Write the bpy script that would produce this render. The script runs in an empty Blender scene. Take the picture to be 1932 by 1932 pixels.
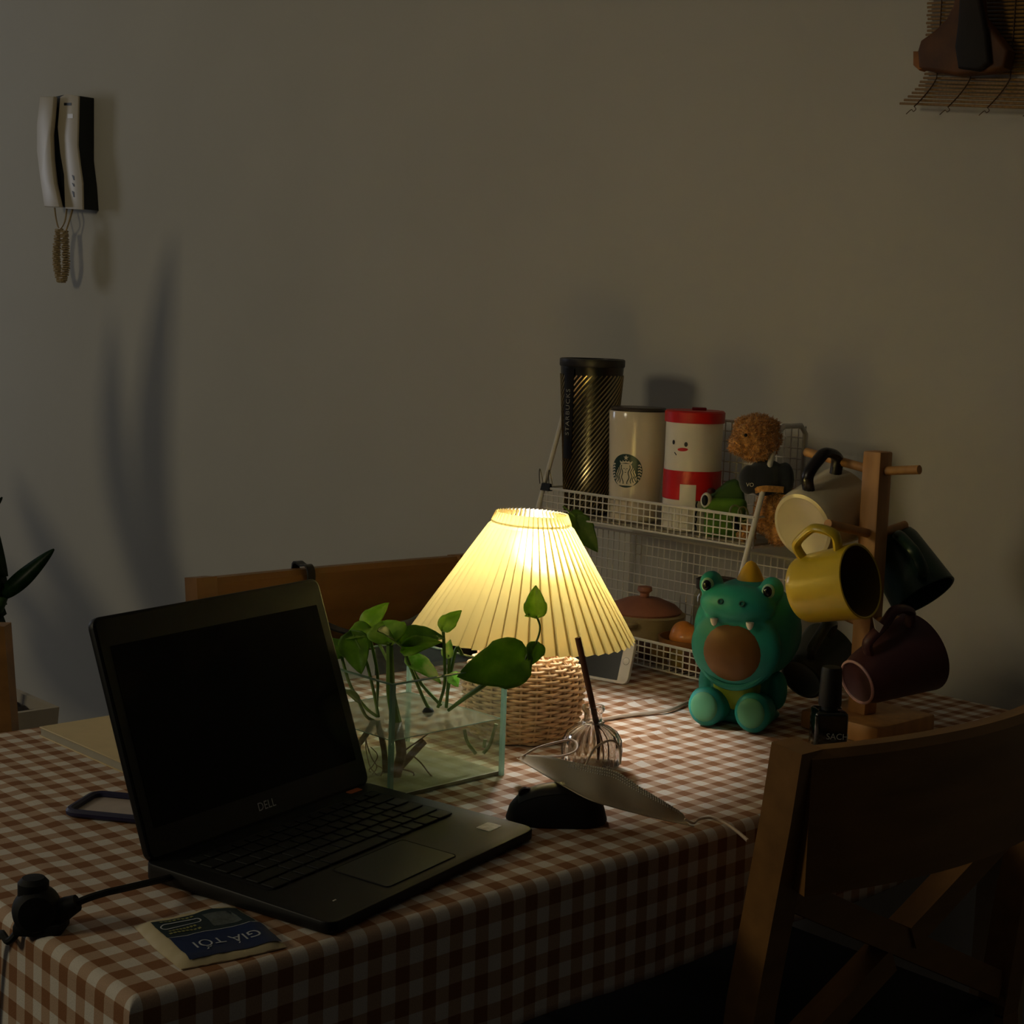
import bpy, bmesh, math, random
from mathutils import Vector, Matrix, noise
from math import sin, cos, pi, radians, sqrt, atan2
random.seed(7)
S = bpy.context.scene
C = S.collection

# ------------------------------------------------------------------ camera
# world: X along the table's long side, Y along its short side (to the far side), Z up, floor z=0, cloth top z=TZ
TZ = 0.75
CAM = Vector((-0.54424, -0.99078, 1.25))
FW = Vector((0.67099, 0.73226, -0.11649)); RT = Vector((0.73957, -0.67218, 0.03466)); UP = Vector((0.05292, 0.10941, 0.99259))
cd = bpy.data.cameras.new('camera'); cam = bpy.data.objects.new('camera', cd); C.objects.link(cam)
cd.sensor_width = 36; cd.lens = 36 * 2950 / 1932; cd.clip_start = 0.05; cd.clip_end = 60
M = Matrix((RT, UP, -FW)).transposed().to_4x4(); M.translation = CAM
cam.matrix_world = M
S.camera = cam
# ------------------------------------------------------------------ world, window light, exposure
w = bpy.data.worlds.new('world'); S.world = w; w.use_nodes = True
bg = w.node_tree.nodes['Background']; bg.inputs[0].default_value = (0.62, 0.66, 0.8, 1); bg.inputs[1].default_value = 0.012
def area(name, loc, to, sx, sy, power, col):
    l = bpy.data.lights.new(name, 'AREA'); l.shape = 'RECTANGLE'; l.size = sx; l.size_y = sy; l.energy = power; l.color = col
    o = bpy.data.objects.new(name, l); C.objects.link(o); o.location = loc
    o.rotation_euler = (Vector(to) - Vector(loc)).to_track_quat('-Z', 'Y').to_euler(); return o
area('window_light', (-0.5, 5.2, 1.75), (1.1, 2.4, 1.4), 0.5, 1.0, 10, (0.86, 0.90, 1.0))
area('fill_light', (-2.2, 1.3, 2.0), (0.6, 0.5, 0.95), 0.5, 0.5, 10.0, (1.0, 0.87, 0.60))  # added unseen fill that lifts the rack, wall and left cloth
BULB = 152.0
S.cycles.max_bounces = 8; S.cycles.diffuse_bounces = 4; S.cycles.transparent_max_bounces = 16
vs = S.view_settings; vs.view_transform = 'Standard'; vs.look = 'None'; vs.gamma = 1; vs.use_curve_mapping = False; vs.exposure = 0.0

# ------------------------------------------------------------------ helpers
cF = Vector((0.6756, 0.7373, 0)); cR = Vector((0.7373, -0.6756, 0)); Z = Vector((0, 0, 1))
def lin(c):
    return tuple(((x / 255) / 12.92 if x / 255 <= 0.04045 else ((x / 255 + 0.055) / 1.055) ** 2.4) for x in c)
def ray(u, v):
    return FW * 2950 + RT * (u - 966) - UP * (v - 966)
def onz(u, v, z=TZ):
    d = ray(u, v); return CAM + d * ((z - CAM.z) / d.z)
def V(u, v, P):
    d = ray(u, v); P = Vector((P[0], P[1], 0)); q = P - CAM; q.z = 0
    return CAM + d * (q.dot(cF) / (d.x * cF.x + d.y * cF.y))
def cv(r, u, t):
    return (cR * r + Z * u - cF * t).normalized()
MATS = {}
def mat(name, col, rough=0.6, metal=0.0, var=0.0, vscale=40, bump=0.0, bscale=200, spec=0.4, sheen=0.0, trans=0.0, alpha=1.0, coat=0.0, stretch=None):
    if name in MATS: return MATS[name]
    m = bpy.data.materials.new(name); m.use_nodes = True; nt = m.node_tree; b = nt.nodes['Principled BSDF']
    c = lin(col) + (1,)
    b.inputs['Base Color'].default_value = c; b.inputs['Roughness'].default_value = rough; b.inputs['Metallic'].default_value = metal
    b.inputs['Specular IOR Level'].default_value = spec
    b.inputs['Coat Weight'].default_value = coat; b.inputs['Coat Roughness'].default_value = 0.1
    if sheen: b.inputs['Sheen Weight'].default_value = sheen
    if trans: b.inputs['Transmission Weight'].default_value = trans
    co = nt.nodes.new('ShaderNodeTexCoord'); src = co.outputs['Object']
    if stretch:
        mp = nt.nodes.new('ShaderNodeMapping'); mp.inputs['Scale'].default_value = stretch; nt.links.new(src, mp.inputs[0]); src = mp.outputs[0]
    if var:
        n = nt.nodes.new('ShaderNodeTexNoise'); n.inputs['Scale'].default_value = vscale; n.inputs['Detail'].default_value = 4
        nt.links.new(src, n.inputs['Vector'])
        mr = nt.nodes.new('ShaderNodeMapRange'); mr.inputs['From Min'].default_value = 0.3; mr.inputs['From Max'].default_value = 0.7
        mr.inputs['To Min'].default_value = 1 - var; mr.inputs['To Max'].default_value = 1 + var; nt.links.new(n.outputs[0], mr.inputs[0])
        mx = nt.nodes.new('ShaderNodeVectorMath'); mx.operation = 'SCALE'; mx.inputs[0].default_value = c[:3]
        nt.links.new(mr.outputs[0], mx.inputs['Scale']); nt.links.new(mx.outputs[0], b.inputs['Base Color'])
    if bump:
        n2 = nt.nodes.new('ShaderNodeTexNoise'); n2.inputs['Scale'].default_value = bscale; n2.inputs['Detail'].default_value = 3
        nt.links.new(src, n2.inputs['Vector'])
        bp = nt.nodes.new('ShaderNodeBump'); bp.inputs['Strength'].default_value = bump; bp.inputs['Distance'].default_value = 0.002
        nt.links.new(n2.outputs[0], bp.inputs['Height']); nt.links.new(bp.outputs[0], b.inputs['Normal'])
    MATS[name] = m; return m
def thinglass(name, tint, extra_diffuse=0.0, dcol=(120, 125, 100), ior=1.45, rough=0.03):
    m = bpy.data.materials.new(name); m.use_nodes = True; nt = m.node_tree; nt.nodes.clear()
    out = nt.nodes.new('ShaderNodeOutputMaterial'); tr = nt.nodes.new('ShaderNodeBsdfTransparent'); tr.inputs[0].default_value = tint + (1,)
    gl = nt.nodes.new('ShaderNodeBsdfGlossy'); gl.inputs['Roughness'].default_value = rough
    f0 = ((ior - 1) / (ior + 1)) ** 2
    lw_ = nt.nodes.new('ShaderNodeLayerWeight'); lw_.inputs['Blend'].default_value = 0.5
    pw = nt.nodes.new('ShaderNodeMath'); pw.operation = 'POWER'; pw.inputs[1].default_value = 5; nt.links.new(lw_.outputs['Facing'], pw.inputs[0])
    fr = nt.nodes.new('ShaderNodeMapRange'); fr.inputs['To Min'].default_value = f0; fr.inputs['To Max'].default_value = 1.0; nt.links.new(pw.outputs[0], fr.inputs[0])
    mx = nt.nodes.new('ShaderNodeMixShader'); nt.links.new(fr.outputs[0], mx.inputs[0])
    base = tr.outputs[0]
    if extra_diffuse:
        df = nt.nodes.new('ShaderNodeBsdfDiffuse'); df.inputs[0].default_value = lin(dcol) + (1,)
        tl = nt.nodes.new('ShaderNodeBsdfTranslucent'); tl.inputs[0].default_value = lin(dcol) + (1,)
        m2 = nt.nodes.new('ShaderNodeMixShader'); m2.inputs[0].default_value = 0.5; nt.links.new(df.outputs[0], m2.inputs[1]); nt.links.new(tl.outputs[0], m2.inputs[2])
        m3 = nt.nodes.new('ShaderNodeMixShader'); m3.inputs[0].default_value = extra_diffuse
        nt.links.new(base, m3.inputs[1]); nt.links.new(m2.outputs[0], m3.inputs[2]); base = m3.outputs[0]
    nt.links.new(base, mx.inputs[1]); nt.links.new(gl.outputs[0], mx.inputs[2]); nt.links.new(mx.outputs[0], out.inputs[0])
    MATS[name] = m; return m
# ---- geometry as (verts, faces)
def join(*gs):
    v, f = [], []
    for g in gs:
        o = len(v); v += [Vector(p) for p in g[0]]; f += [tuple(i + o for i in q) for q in g[1]]
    return v, f
def xf(g, m):
    return [m @ Vector(p) for p in g[0]], g[1]
def mv(g, t): return xf(g, Matrix.Translation(Vector(t)))
def rot(g, ang, ax): return xf(g, Matrix.Rotation(ang, 4, ax))
def sc(g, s): return xf(g, Matrix.Diagonal((s[0], s[1], s[2], 1)))
def basis(x, y, z, o=(0, 0, 0)):
    m = Matrix((Vector(x), Vector(y), Vector(z))).transposed().to_4x4(); m.translation = Vector(o); return m
def axis_m(z, x=None, o=(0, 0, 0)):
    z = Vector(z).normalized(); x = Vector(x) if x is not None else (Vector((1, 0, 0)) if abs(z.x) < .9 else Vector((0, 1, 0)))
    x = (x - z * x.dot(z)).normalized(); y = z.cross(x); return basis(x, y, z, o)
def box(sx, sy, sz, r=0.0, seg=2, c=(0, 0, 0)):
    bm = bmesh.new(); bmesh.ops.create_cube(bm, size=1)
    for v in bm.verts: v.co = Vector((v.co.x * sx, v.co.y * sy, v.co.z * sz))
    if r: bmesh.ops.bevel(bm, geom=bm.edges[:], offset=r, segments=seg, profile=0.5, affect='EDGES')
    bm.verts.index_update(); g = ([v.co + Vector(c) for v in bm.verts], [tuple(v.index for v in f.verts) for f in bm.faces]); bm.free(); return g
def rprism(pts, z0, z1, r=0.0, seg=2):
    bm = bmesh.new(); vs_ = [bm.verts.new((p[0], p[1], z0)) for p in pts]; f = bm.faces.new(vs_)
    e = bmesh.ops.extrude_face_region(bm, geom=[f]); 
    for v in e['geom']:
        if isinstance(v, bmesh.types.BMVert): v.co.z = z1
    bmesh.ops.recalc_face_normals(bm, faces=bm.faces[:])
    if r:
        ed = [x for x in bm.edges if abs(x.verts[0].co.z - x.verts[1].co.z) < 1e-7]
        bmesh.ops.bevel(bm, geom=ed, offset=r, segments=seg, profile=0.5, affect='EDGES')
    bm.verts.index_update(); g = ([v.co.copy() for v in bm.verts], [tuple(v.index for v in q.verts) for q in bm.faces]); bm.free(); return g
def rrect(w_, h_, r, n=5):
    p = []
    for cx, cy, a0 in ((w_ / 2 - r, h_ / 2 - r, 0), (-w_ / 2 + r, h_ / 2 - r, pi / 2), (-w_ / 2 + r, -h_ / 2 + r, pi), (w_ / 2 - r, -h_ / 2 + r, 1.5 * pi)):
        for i in range(n + 1): a = a0 + pi / 2 * i / n; p.append((cx + r * cos(a), cy + r * sin(a)))
    return p
def lathe(prof, seg=48, cap0=False, cap1=False):
    v, f = [], []
    for r, z in prof:
        for i in range(seg): a = 2 * pi * i / seg; v.append(Vector((r * cos(a), r * sin(a), z)))
    for j in range(len(prof) - 1):
        for i in range(seg): k = (i + 1) % seg; f.append((j * seg + i, j * seg + k, (j + 1) * seg + k, (j + 1) * seg + i))
    if cap0: f.append(tuple(reversed(range(seg))))
    if cap1: f.append(tuple((len(prof) - 1) * seg + i for i in range(seg)))
    return v, f
def smooth_path(pts, n=6, closed=False):
    P = [Vector(p) for p in pts]; out = []; N = len(P)
    rng = range(N if closed else N - 1)
    for i in rng:
        if closed: a, b, c_, d = P[i - 1], P[i], P[(i + 1) % N], P[(i + 2) % N]
        else: a, b, c_, d = P[max(i - 1, 0)], P[i], P[i + 1], P[min(i + 2, N - 1)]
        for k in range(n):
            t = k / n
            out.append(0.5 * ((2 * b) + (c_ - a) * t + (2 * a - 5 * b + 4 * c_ - d) * t * t + (3 * b - a - 3 * c_ + d) * t ** 3))
    if not closed: out.append(P[-1])
    return out
def tube(pts, r, seg=6, closed=False, cap=True):
    P = [Vector(p) for p in pts]; N = len(P); R = r if callable(r) else (lambda t: r)
    v, f = [], []; T0 = None; nrm = None
    for i in range(N):
        if closed: t = P[(i + 1) % N] - P[i - 1]
        else: t = P[min(i + 1, N - 1)] - P[max(i - 1, 0)]
        t = t.normalized() if t.length > 1e-9 else (T0 or Vector((0, 0, 1)))
        if nrm is None:
            nrm = t.orthogonal().normalized()
        else:
            nrm = nrm - t * nrm.dot(t); nrm = nrm.normalized() if nrm.length > 1e-6 else t.orthogonal().normalized()
        T0 = t; b = t.cross(nrm); rr = R(i / max(N - 1, 1))
        for k in range(seg): a = 2 * pi * k / seg; v.append(P[i] + (nrm * cos(a) + b * sin(a)) * rr)
    for i in range(N if closed else N - 1):
        j = (i + 1) % N
        for k in range(seg): q = (k + 1) % seg; f.append((i * seg + k, i * seg + q, j * seg + q, j * seg + k))
    if cap and not closed:
        f.append(tuple(reversed(range(seg)))); f.append(tuple((N - 1) * seg + k for k in range(seg)))
    return v, f
def ball(r=(1, 1, 1), c=(0, 0, 0), u=24, w_=14):
    if not hasattr(r, '__len__'): r = (r, r, r)
    v = [Vector((0, 0, -r[2]))]; f = []
    for j in range(1, w_):
        p = -pi / 2 + pi * j / w_
        for i in range(u): a = 2 * pi * i / u; v.append(Vector((r[0] * cos(p) * cos(a), r[1] * cos(p) * sin(a), r[2] * sin(p))))
    v.append(Vector((0, 0, r[2]))); n = len(v) - 1
    for i in range(u):
        k = (i + 1) % u; f.append((0, 1 + k, 1 + i)); f.append((n, 1 + (w_ - 2) * u + i, 1 + (w_ - 2) * u + k))
        for j in range(w_ - 2): f.append((1 + j * u + i, 1 + j * u + k, 1 + (j + 1) * u + k, 1 + (j + 1) * u + i))
    return [p + Vector(c) for p in v], f
def ribbon(pts, wdir, wid, thick=0.0008):
    P = [Vector(p) for p in pts]; v, f = [], []
    for i, p in enumerate(P):
        t = (P[min(i + 1, len(P) - 1)] - P[max(i - 1, 0)]).normalized(); s = Vector(wdir); s = (s - t * s.dot(t)).normalized(); n = t.cross(s)
        wd = wid(i / (len(P) - 1)) if callable(wid) else wid
        for a, b in ((-1, -1), (1, -1), (1, 1), (-1, 1)): v.append(p + s * a * wd / 2 + n * b * thick / 2)
    for i in range(len(P) - 1):
        for k in range(4): q = (k + 1) % 4; f.append((4 * i + k, 4 * i + q, 4 * i + 4 + q, 4 * i + 4 + k))
    f.append((3, 2, 1, 0)); e = 4 * (len(P) - 1); f.append((e, e + 1, e + 2, e + 3)); return v, f
def mesh_from(g, name):
    me = bpy.data.meshes.new(name); me.from_pydata([tuple(p) for p in g[0]], [], g[1]); me.update()
    bm = bmesh.new(); bm.from_mesh(me); bmesh.ops.recalc_face_normals(bm, faces=bm.faces[:]); bm.to_mesh(me); bm.free(); return me
def link(name, me, m, parent=None, smooth=True, angle=40):
    o = bpy.data.objects.new(name, me); C.objects.link(o)
    if m is not None and not me.materials: me.materials.append(m)
    if parent is not None: o.parent = parent
    if smooth:
        for p in me.polygons: p.use_smooth = True
        try: me.set_sharp_from_angle(angle=radians(angle))
        except Exception: pass
    return o
def obj(name, g, m, parent=None, smooth=True, angle=40, world=False):
    if world and parent is not None: g = xf(g, parent.matrix_basis.inverted())
    return link(name, mesh_from(g, name), m, parent, smooth, angle)
def obj_w(name, g, m, parent, root, smooth=True, angle=40):   # geometry given in root's local frame, sub-part of a part without own transform
    return link(name, mesh_from(g, name), m, parent, smooth, angle)
def tag(o, label, cat, group=None, kind=None):
    if label: o['label'] = label
    if cat: o['category'] = cat
    if group: o['group'] = group
    if kind: o['kind'] = kind
    return o
def thing(name, label, cat, loc=(0, 0, 0), rz=0.0, group=None):
    o = bpy.data.objects.new(name, None); C.objects.link(o); o.empty_display_size = 0.02
    o.matrix_basis = Matrix.Translation(Vector(loc)) @ Matrix.Rotation(rz, 4, 'Z')
    return tag(o, label, cat, group)
def struct(name, g, m, parent=None, smooth=False):
    o = obj(name, g, m, parent, smooth); o['kind'] = 'structure'; return o
def blob(name, gs, m, parent, voxel=0.003, smooth_it=6, world=False, disp=0.0, dscale=200):
    g = join(*gs)
    if world: g = xf(g, parent.matrix_basis.inverted())
    me = mesh_from(g, name); tmp = bpy.data.objects.new('tmp', me); C.objects.link(tmp)
    r = tmp.modifiers.new('r', 'REMESH'); r.mode = 'VOXEL'; r.voxel_size = voxel
    s = tmp.modifiers.new('s', 'SMOOTH'); s.iterations = smooth_it; s.factor = 0.5
    dg = bpy.context.evaluated_depsgraph_get(); me2 = bpy.data.meshes.new_from_object(tmp.evaluated_get(dg)); me2.name = name
    bpy.data.objects.remove(tmp); bpy.data.meshes.remove(me)
    if disp:
        ns = [v.normal.copy() for v in me2.vertices]
        for v, n in zip(me2.vertices, ns): v.co += n * disp * (noise.noise(v.co * dscale) + 0.6 * noise.noise(v.co * dscale * 2.1))
    return link(name, me2, m, parent, True, 180)
def text_geo(s, size, ext=0.0, spacing=1.0):
    cu = bpy.data.curves.new('t', 'FONT'); cu.body = s; cu.size = size; cu.align_x = 'CENTER'; cu.align_y = 'CENTER'; cu.space_character = spacing; cu.extrude = ext; cu.resolution_u = 3
    o = bpy.data.objects.new('t', cu); C.objects.link(o); dg = bpy.context.evaluated_depsgraph_get(); me = bpy.data.meshes.new_from_object(o.evaluated_get(dg))
    g = ([v.co.copy() for v in me.vertices], [tuple(p.vertices) for p in me.polygons]); bpy.data.objects.remove(o); bpy.data.curves.remove(cu); bpy.data.meshes.remove(me); return g
def wrap(g, r, off=0.0004):   # flat (x,y) print -> cylinder of radius r(z), front at -Y
    v = []
    for p in g[0]:
        R = r(p.y) if callable(r) else r
        a = p.x / R - pi / 2; v.append(Vector(((R + off) * cos(a), (R + off) * sin(a), p.y)))
    return v, g[1]
def subdiv_poly(pts, nx=None):
    return [Vector((p[0], p[1], 0)) for p in pts], [tuple(range(len(pts)))]
def strip2d(pts, wd):
    P = [Vector((p[0], p[1], 0)) for p in pts]; v, f = [], []
    for i, p in enumerate(P):
        t = (P[min(i + 1, len(P) - 1)] - P[max(i - 1, 0)]).normalized(); n = Vector((-t.y, t.x, 0)); ww = wd(i / (len(P) - 1)) if callable(wd) else wd
        v += [p + n * ww / 2, p - n * ww / 2]
    for i in range(len(P) - 1): f.append((2 * i, 2 * i + 1, 2 * i + 3, 2 * i + 2))
    return v, f
def disc2d(cx, cy, rx, ry=None, n=32, rings=4):
    ry = ry or rx; v = [Vector((cx, cy, 0))]; f = []
    for j in range(1, rings + 1):
        for i in range(n): a = 2 * pi * i / n; v.append(Vector((cx + rx * j / rings * cos(a), cy + ry * j / rings * sin(a), 0)))
    for i in range(n):
        k = (i + 1) % n; f.append((0, 1 + i, 1 + k))
        for j in range(rings - 1): f.append((1 + j * n + i, 1 + (j + 1) * n + i, 1 + (j + 1) * n + k, 1 + j * n + k))
    return v, f
def curvepts(fn, n): return [fn(i / n) for i in range(n + 1)]

# ------------------------------------------------------------------ materials
WALL = mat('wall_paint', (202, 197, 182), 0.85, var=0.03, vscale=3, bump=0.05, bscale=300)
FLOOR = mat('floor_tile', (62, 58, 54), 0.5, var=0.15, vscale=5)
CEIL = mat('ceiling_paint', (235, 232, 225), 0.9)
WOOD = mat('chair_wood', (136, 96, 50), 0.45, var=0.18, vscale=6, stretch=(1, 6, 6))
WOOD2 = mat('light_wood', (188, 138, 82), 0.5, var=0.16, vscale=8, stretch=(8, 8, 1))
TABLEW = mat('table_wood', (196, 170, 130), 0.5, var=0.1, vscale=6)
BLACK = mat('black_plastic', (13, 14, 14), 0.5)
BLACKM = mat('black_matte', (12, 13, 13), 0.7)
SCREEN = mat('screen_glass', (5, 6, 6), 0.22, spec=0.12)
GREYK = mat('key_black', (24, 26, 25), 0.5)
WHITEP = mat('white_plastic', (225, 220, 208), 0.35)
WIRE = mat('white_wire', (225, 220, 210), 0.4)
OFFWHITE = mat('off_white', (225, 215, 195), 0.8, var=0.04)

# gingham
def gingham():
    m = bpy.data.materials.new('gingham_cloth'); m.use_nodes = True; nt = m.node_tree; b = nt.nodes['Principled BSDF']
    uv = nt.nodes.new('ShaderNodeUVMap'); uv.uv_map = 'UVMap'
    sep = nt.nodes.new('ShaderNodeSeparateXYZ'); nt.links.new(uv.outputs[0], sep.inputs[0])
    def stripe(o):
        a = nt.nodes.new('ShaderNodeMath'); a.operation = 'DIVIDE'; a.inputs[1].default_value = 0.0297; nt.links.new(o, a.inputs[0])
        fr = nt.nodes.new('ShaderNodeMath'); fr.operation = 'FRACT'; nt.links.new(a.outputs[0], fr.inputs[0])
        c = nt.nodes.new('ShaderNodeMath'); c.operation = 'GREATER_THAN'; c.inputs[1].default_value = 0.5; nt.links.new(fr.outputs[0], c.inputs[0]); return c.outputs[0]
    s1, s2 = stripe(sep.outputs[0]), stripe(sep.outputs[1])
    ad = nt.nodes.new('ShaderNodeMath'); ad.operation = 'ADD'; nt.links.new(s1, ad.inputs[0]); nt.links.new(s2, ad.inputs[1])
    hf = nt.nodes.new('ShaderNodeMath'); hf.operation = 'MULTIPLY'; hf.inputs[1].default_value = 0.5; nt.links.new(ad.outputs[0], hf.inputs[0])
    rp = nt.nodes.new('ShaderNodeValToRGB'); nt.links.new(hf.outputs[0], rp.inputs[0]); e = rp.color_ramp.elements
    e[0].position = 0; e[0].color = lin((228, 220, 208)) + (1,); e[1].position = 1; e[1].color = lin((148, 104, 72)) + (1,)
    x = e.new(0.5); x.color = lin((192, 162, 136)) + (1,)
    n = nt.nodes.new('ShaderNodeTexNoise'); n.inputs['Scale'].default_value = 700; nt.links.new(uv.outputs[0], n.inputs['Vector'])
    mr = nt.nodes.new('ShaderNodeMapRange'); mr.inputs['To Min'].default_value = 0.82; mr.inputs['To Max'].default_value = 1.12; nt.links.new(n.outputs[0], mr.inputs[0])
    vm = nt.nodes.new('ShaderNodeVectorMath'); vm.operation = 'SCALE'; nt.links.new(rp.outputs[0], vm.inputs[0]); nt.links.new(mr.outputs[0], vm.inputs['Scale'])
    nt.links.new(vm.outputs[0], b.inputs['Base Color']); b.inputs['Roughness'].default_value = 0.85; b.inputs['Specular IOR Level'].default_value = 0.15
    bp = nt.nodes.new('ShaderNodeBump'); bp.inputs['Strength'].default_value = 0.25; bp.inputs['Distance'].default_value = 0.001
    nt.links.new(n.outputs[0], bp.inputs['Height']); nt.links.new(bp.outputs[0], b.inputs['Normal'])
    return m
GING = gingham()

# ------------------------------------------------------------------ the room
WDEG = radians(6); WN = Vector((cos(WDEG), sin(WDEG), 0)); WA = Vector((1.455, 0.65, 0)); WS = Vector((sin(WDEG), -cos(WDEG), 0))  # WS runs to the image right
def wallpt(s, z, p=0.0): return WA + WS * s + Z * z - WN * p
def onwall(u, v, p=0.0):
    d = ray(u, v); a = WA - WN * p; return CAM + d * ((a - CAM).dot(WN) / d.dot(WN))
def wall_sz(u, v, p=0.0):
    q = onwall(u, v, p) - WA; return (q.dot(WS), q.z)
wm = basis(WS, Z, -WN, WA)   # local x = along wall to image right, y = up, z = out of the wall
struct('floor', ([(-4, -4, 0), (5, -4, 0), (5, 10, 0), (-4, 10, 0)], [(0, 1, 2, 3)]), FLOOR)
g = box(12.0, 2.7, 0.1, c=(-2.5, 1.35, -0.05)); struct('wall_back', xf(g, wm), WALL)
struct('ceiling', ([(-4, -4, 2.7), (5, -4, 2.7), (5, 10, 2.7), (-4, 10, 2.7)], [(3, 2, 1, 0)]), CEIL)

# ------------------------------------------------------------------ table and cloth
TL, TW, DROP = 1.41, 0.765, 0.13
t = thing('dining_table', 'rectangular wooden dining table under the brown gingham cloth', 'table', (0, 0, 0))
obj('tabletop', box(TL - .012, TW - .012, 0.028, 0.003, c=(TL / 2, TW / 2, TZ - 0.018)), TABLEW, t)
for x in (0.06, TL - .06):
    for y in (0.06, TW - .06): obj('leg', box(.055, .055, TZ - .033, .004, c=(x, y, (TZ - .033) / 2)), TABLEW, t)
obj('apron', join(*[box(TL - .12, .02, .07, c=(TL / 2, y, TZ - .068)) for y in (.06, TW - .06)]), TABLEW, t)
def ridge(x, y):
    h = 0
    for (ax, ay), (bx, by), hh, sg in RIDGES:
        dx, dy = bx - ax, by - ay; L2 = dx * dx + dy * dy; tt = ((x - ax) * dx + (y - ay) * dy) / L2
        e = max(0, abs(tt - .5) - .5) * sqrt(L2); tc = min(max(tt, 0), 1); d = sqrt((x - ax - tc * dx) ** 2 + (y - ay - tc * dy) ** 2)
        h += hh * math.exp(-(d / sg) ** 2)
    return h
def q2(u, v): p = onz(u, v); return (p.x, p.y)
RIDGES = [(q2(1182, 1400), q2(1262, 1378), .0035, .006), (q2(1180, 1328), q2(1240, 1322), .004, .007), (q2(1180, 1440), q2(1275, 1436), .003, .007),
          (q2(1290, 1378), q2(1330, 1384), .002, .006), (q2(20, 1470), q2(120, 1560), .0015, .012), (q2(60, 1620), q2(160, 1700), .0012, .01)]
def cloth():
    me = bpy.data.meshes.new('tablecloth'); bm = bmesh.new(); uvl = bm.loops.layers.uv.new('UVMap')
    R = 0.011; st = 0.0075
    def mp(a, L):        # arc-length -> (pos, drop)
        arc = R * pi / 2
        if a < R:
            if a > R - arc: th = (R - a) / R; return R - R * sin(th), R - R * cos(th)
            return 0.0, R + (R - arc - a)
        if a > L - R:
            b = L - a
            if b > R - arc: th = (R - b) / R; return L - R + R * sin(th), R - R * cos(th)
            return L, R + (R - arc - b)
        return a, 0.0
    lo = R - R * pi / 2 - (DROP - R)
    def axis_vals(L, lo_, hi_):
        a = [lo_]; 
        while a[-1] < hi_ - 1e-6:
            x = a[-1]; s_ = 0.0028 if (-.02 < x < .014 or L - .014 < x < L + .02) else st
            a.append(min(x + s_, hi_))
        return a
    sv = axis_vals(TL, lo, TL + 0.006 - 0.0); tv = axis_vals(TW, lo, TW - lo * 0.85)
    grid = {}
    for i, a in enumerate(sv):
        x, dx = mp(a, TL)
        for j, b in enumerate(tv):
            y, dy = mp(b, TW)
            if dx > R and dy > R: continue
            z = TZ - max(dx, dy)
            px, py = x, y
            if dx <= R and dy <= R and (dx > 0 and dy > 0): z = TZ - max(dx, dy)
            if dx < 1e-9 and dy < 1e-9:
                z += ridge(x, y) + 0.0004 * noise.noise((x * 30, y * 30, 0))
            if dy > R: py += (-1 if b < .3 else 1) * 0.004 * (dy / DROP) * (0.6 + noise.noise((x * 9, 3, 0)) + .5 * noise.noise((x * 23, 7, 0)))
            if dx > R: px += -0.004 * (dx / DROP) * (0.6 + noise.noise((y * 9, 5, 0)))
            if dy > R and b < .3: z += 0.004 * noise.noise((x * 6, 1, 2)) * (dy / DROP)
            grid[i, j] = bm.verts.new((px, py, z))
    for i in range(len(sv) - 1):
        for j in range(len(tv) - 1):
            ks = [(i, j), (i + 1, j), (i + 1, j + 1), (i, j + 1)]
            if all(k in grid for k in ks):
                f = bm.faces.new([grid[k] for k in ks]); f.smooth = True
                for l, k in zip(f.loops, ks): l[uvl].uv = (sv[k[0]] + 0.004, tv[k[1]] + 0.006)
    bm.to_mesh(me); bm.free(); me.materials.append(GING)
    o = bpy.data.objects.new('tablecloth', me); C.objects.link(o)
    so = o.modifiers.new('thickness', 'SOLIDIFY'); so.thickness = 0.0008; so.offset = -1
    return tag(o, 'brown and white gingham tablecloth draped over the dining table', 'tablecloth')
cloth()

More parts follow.
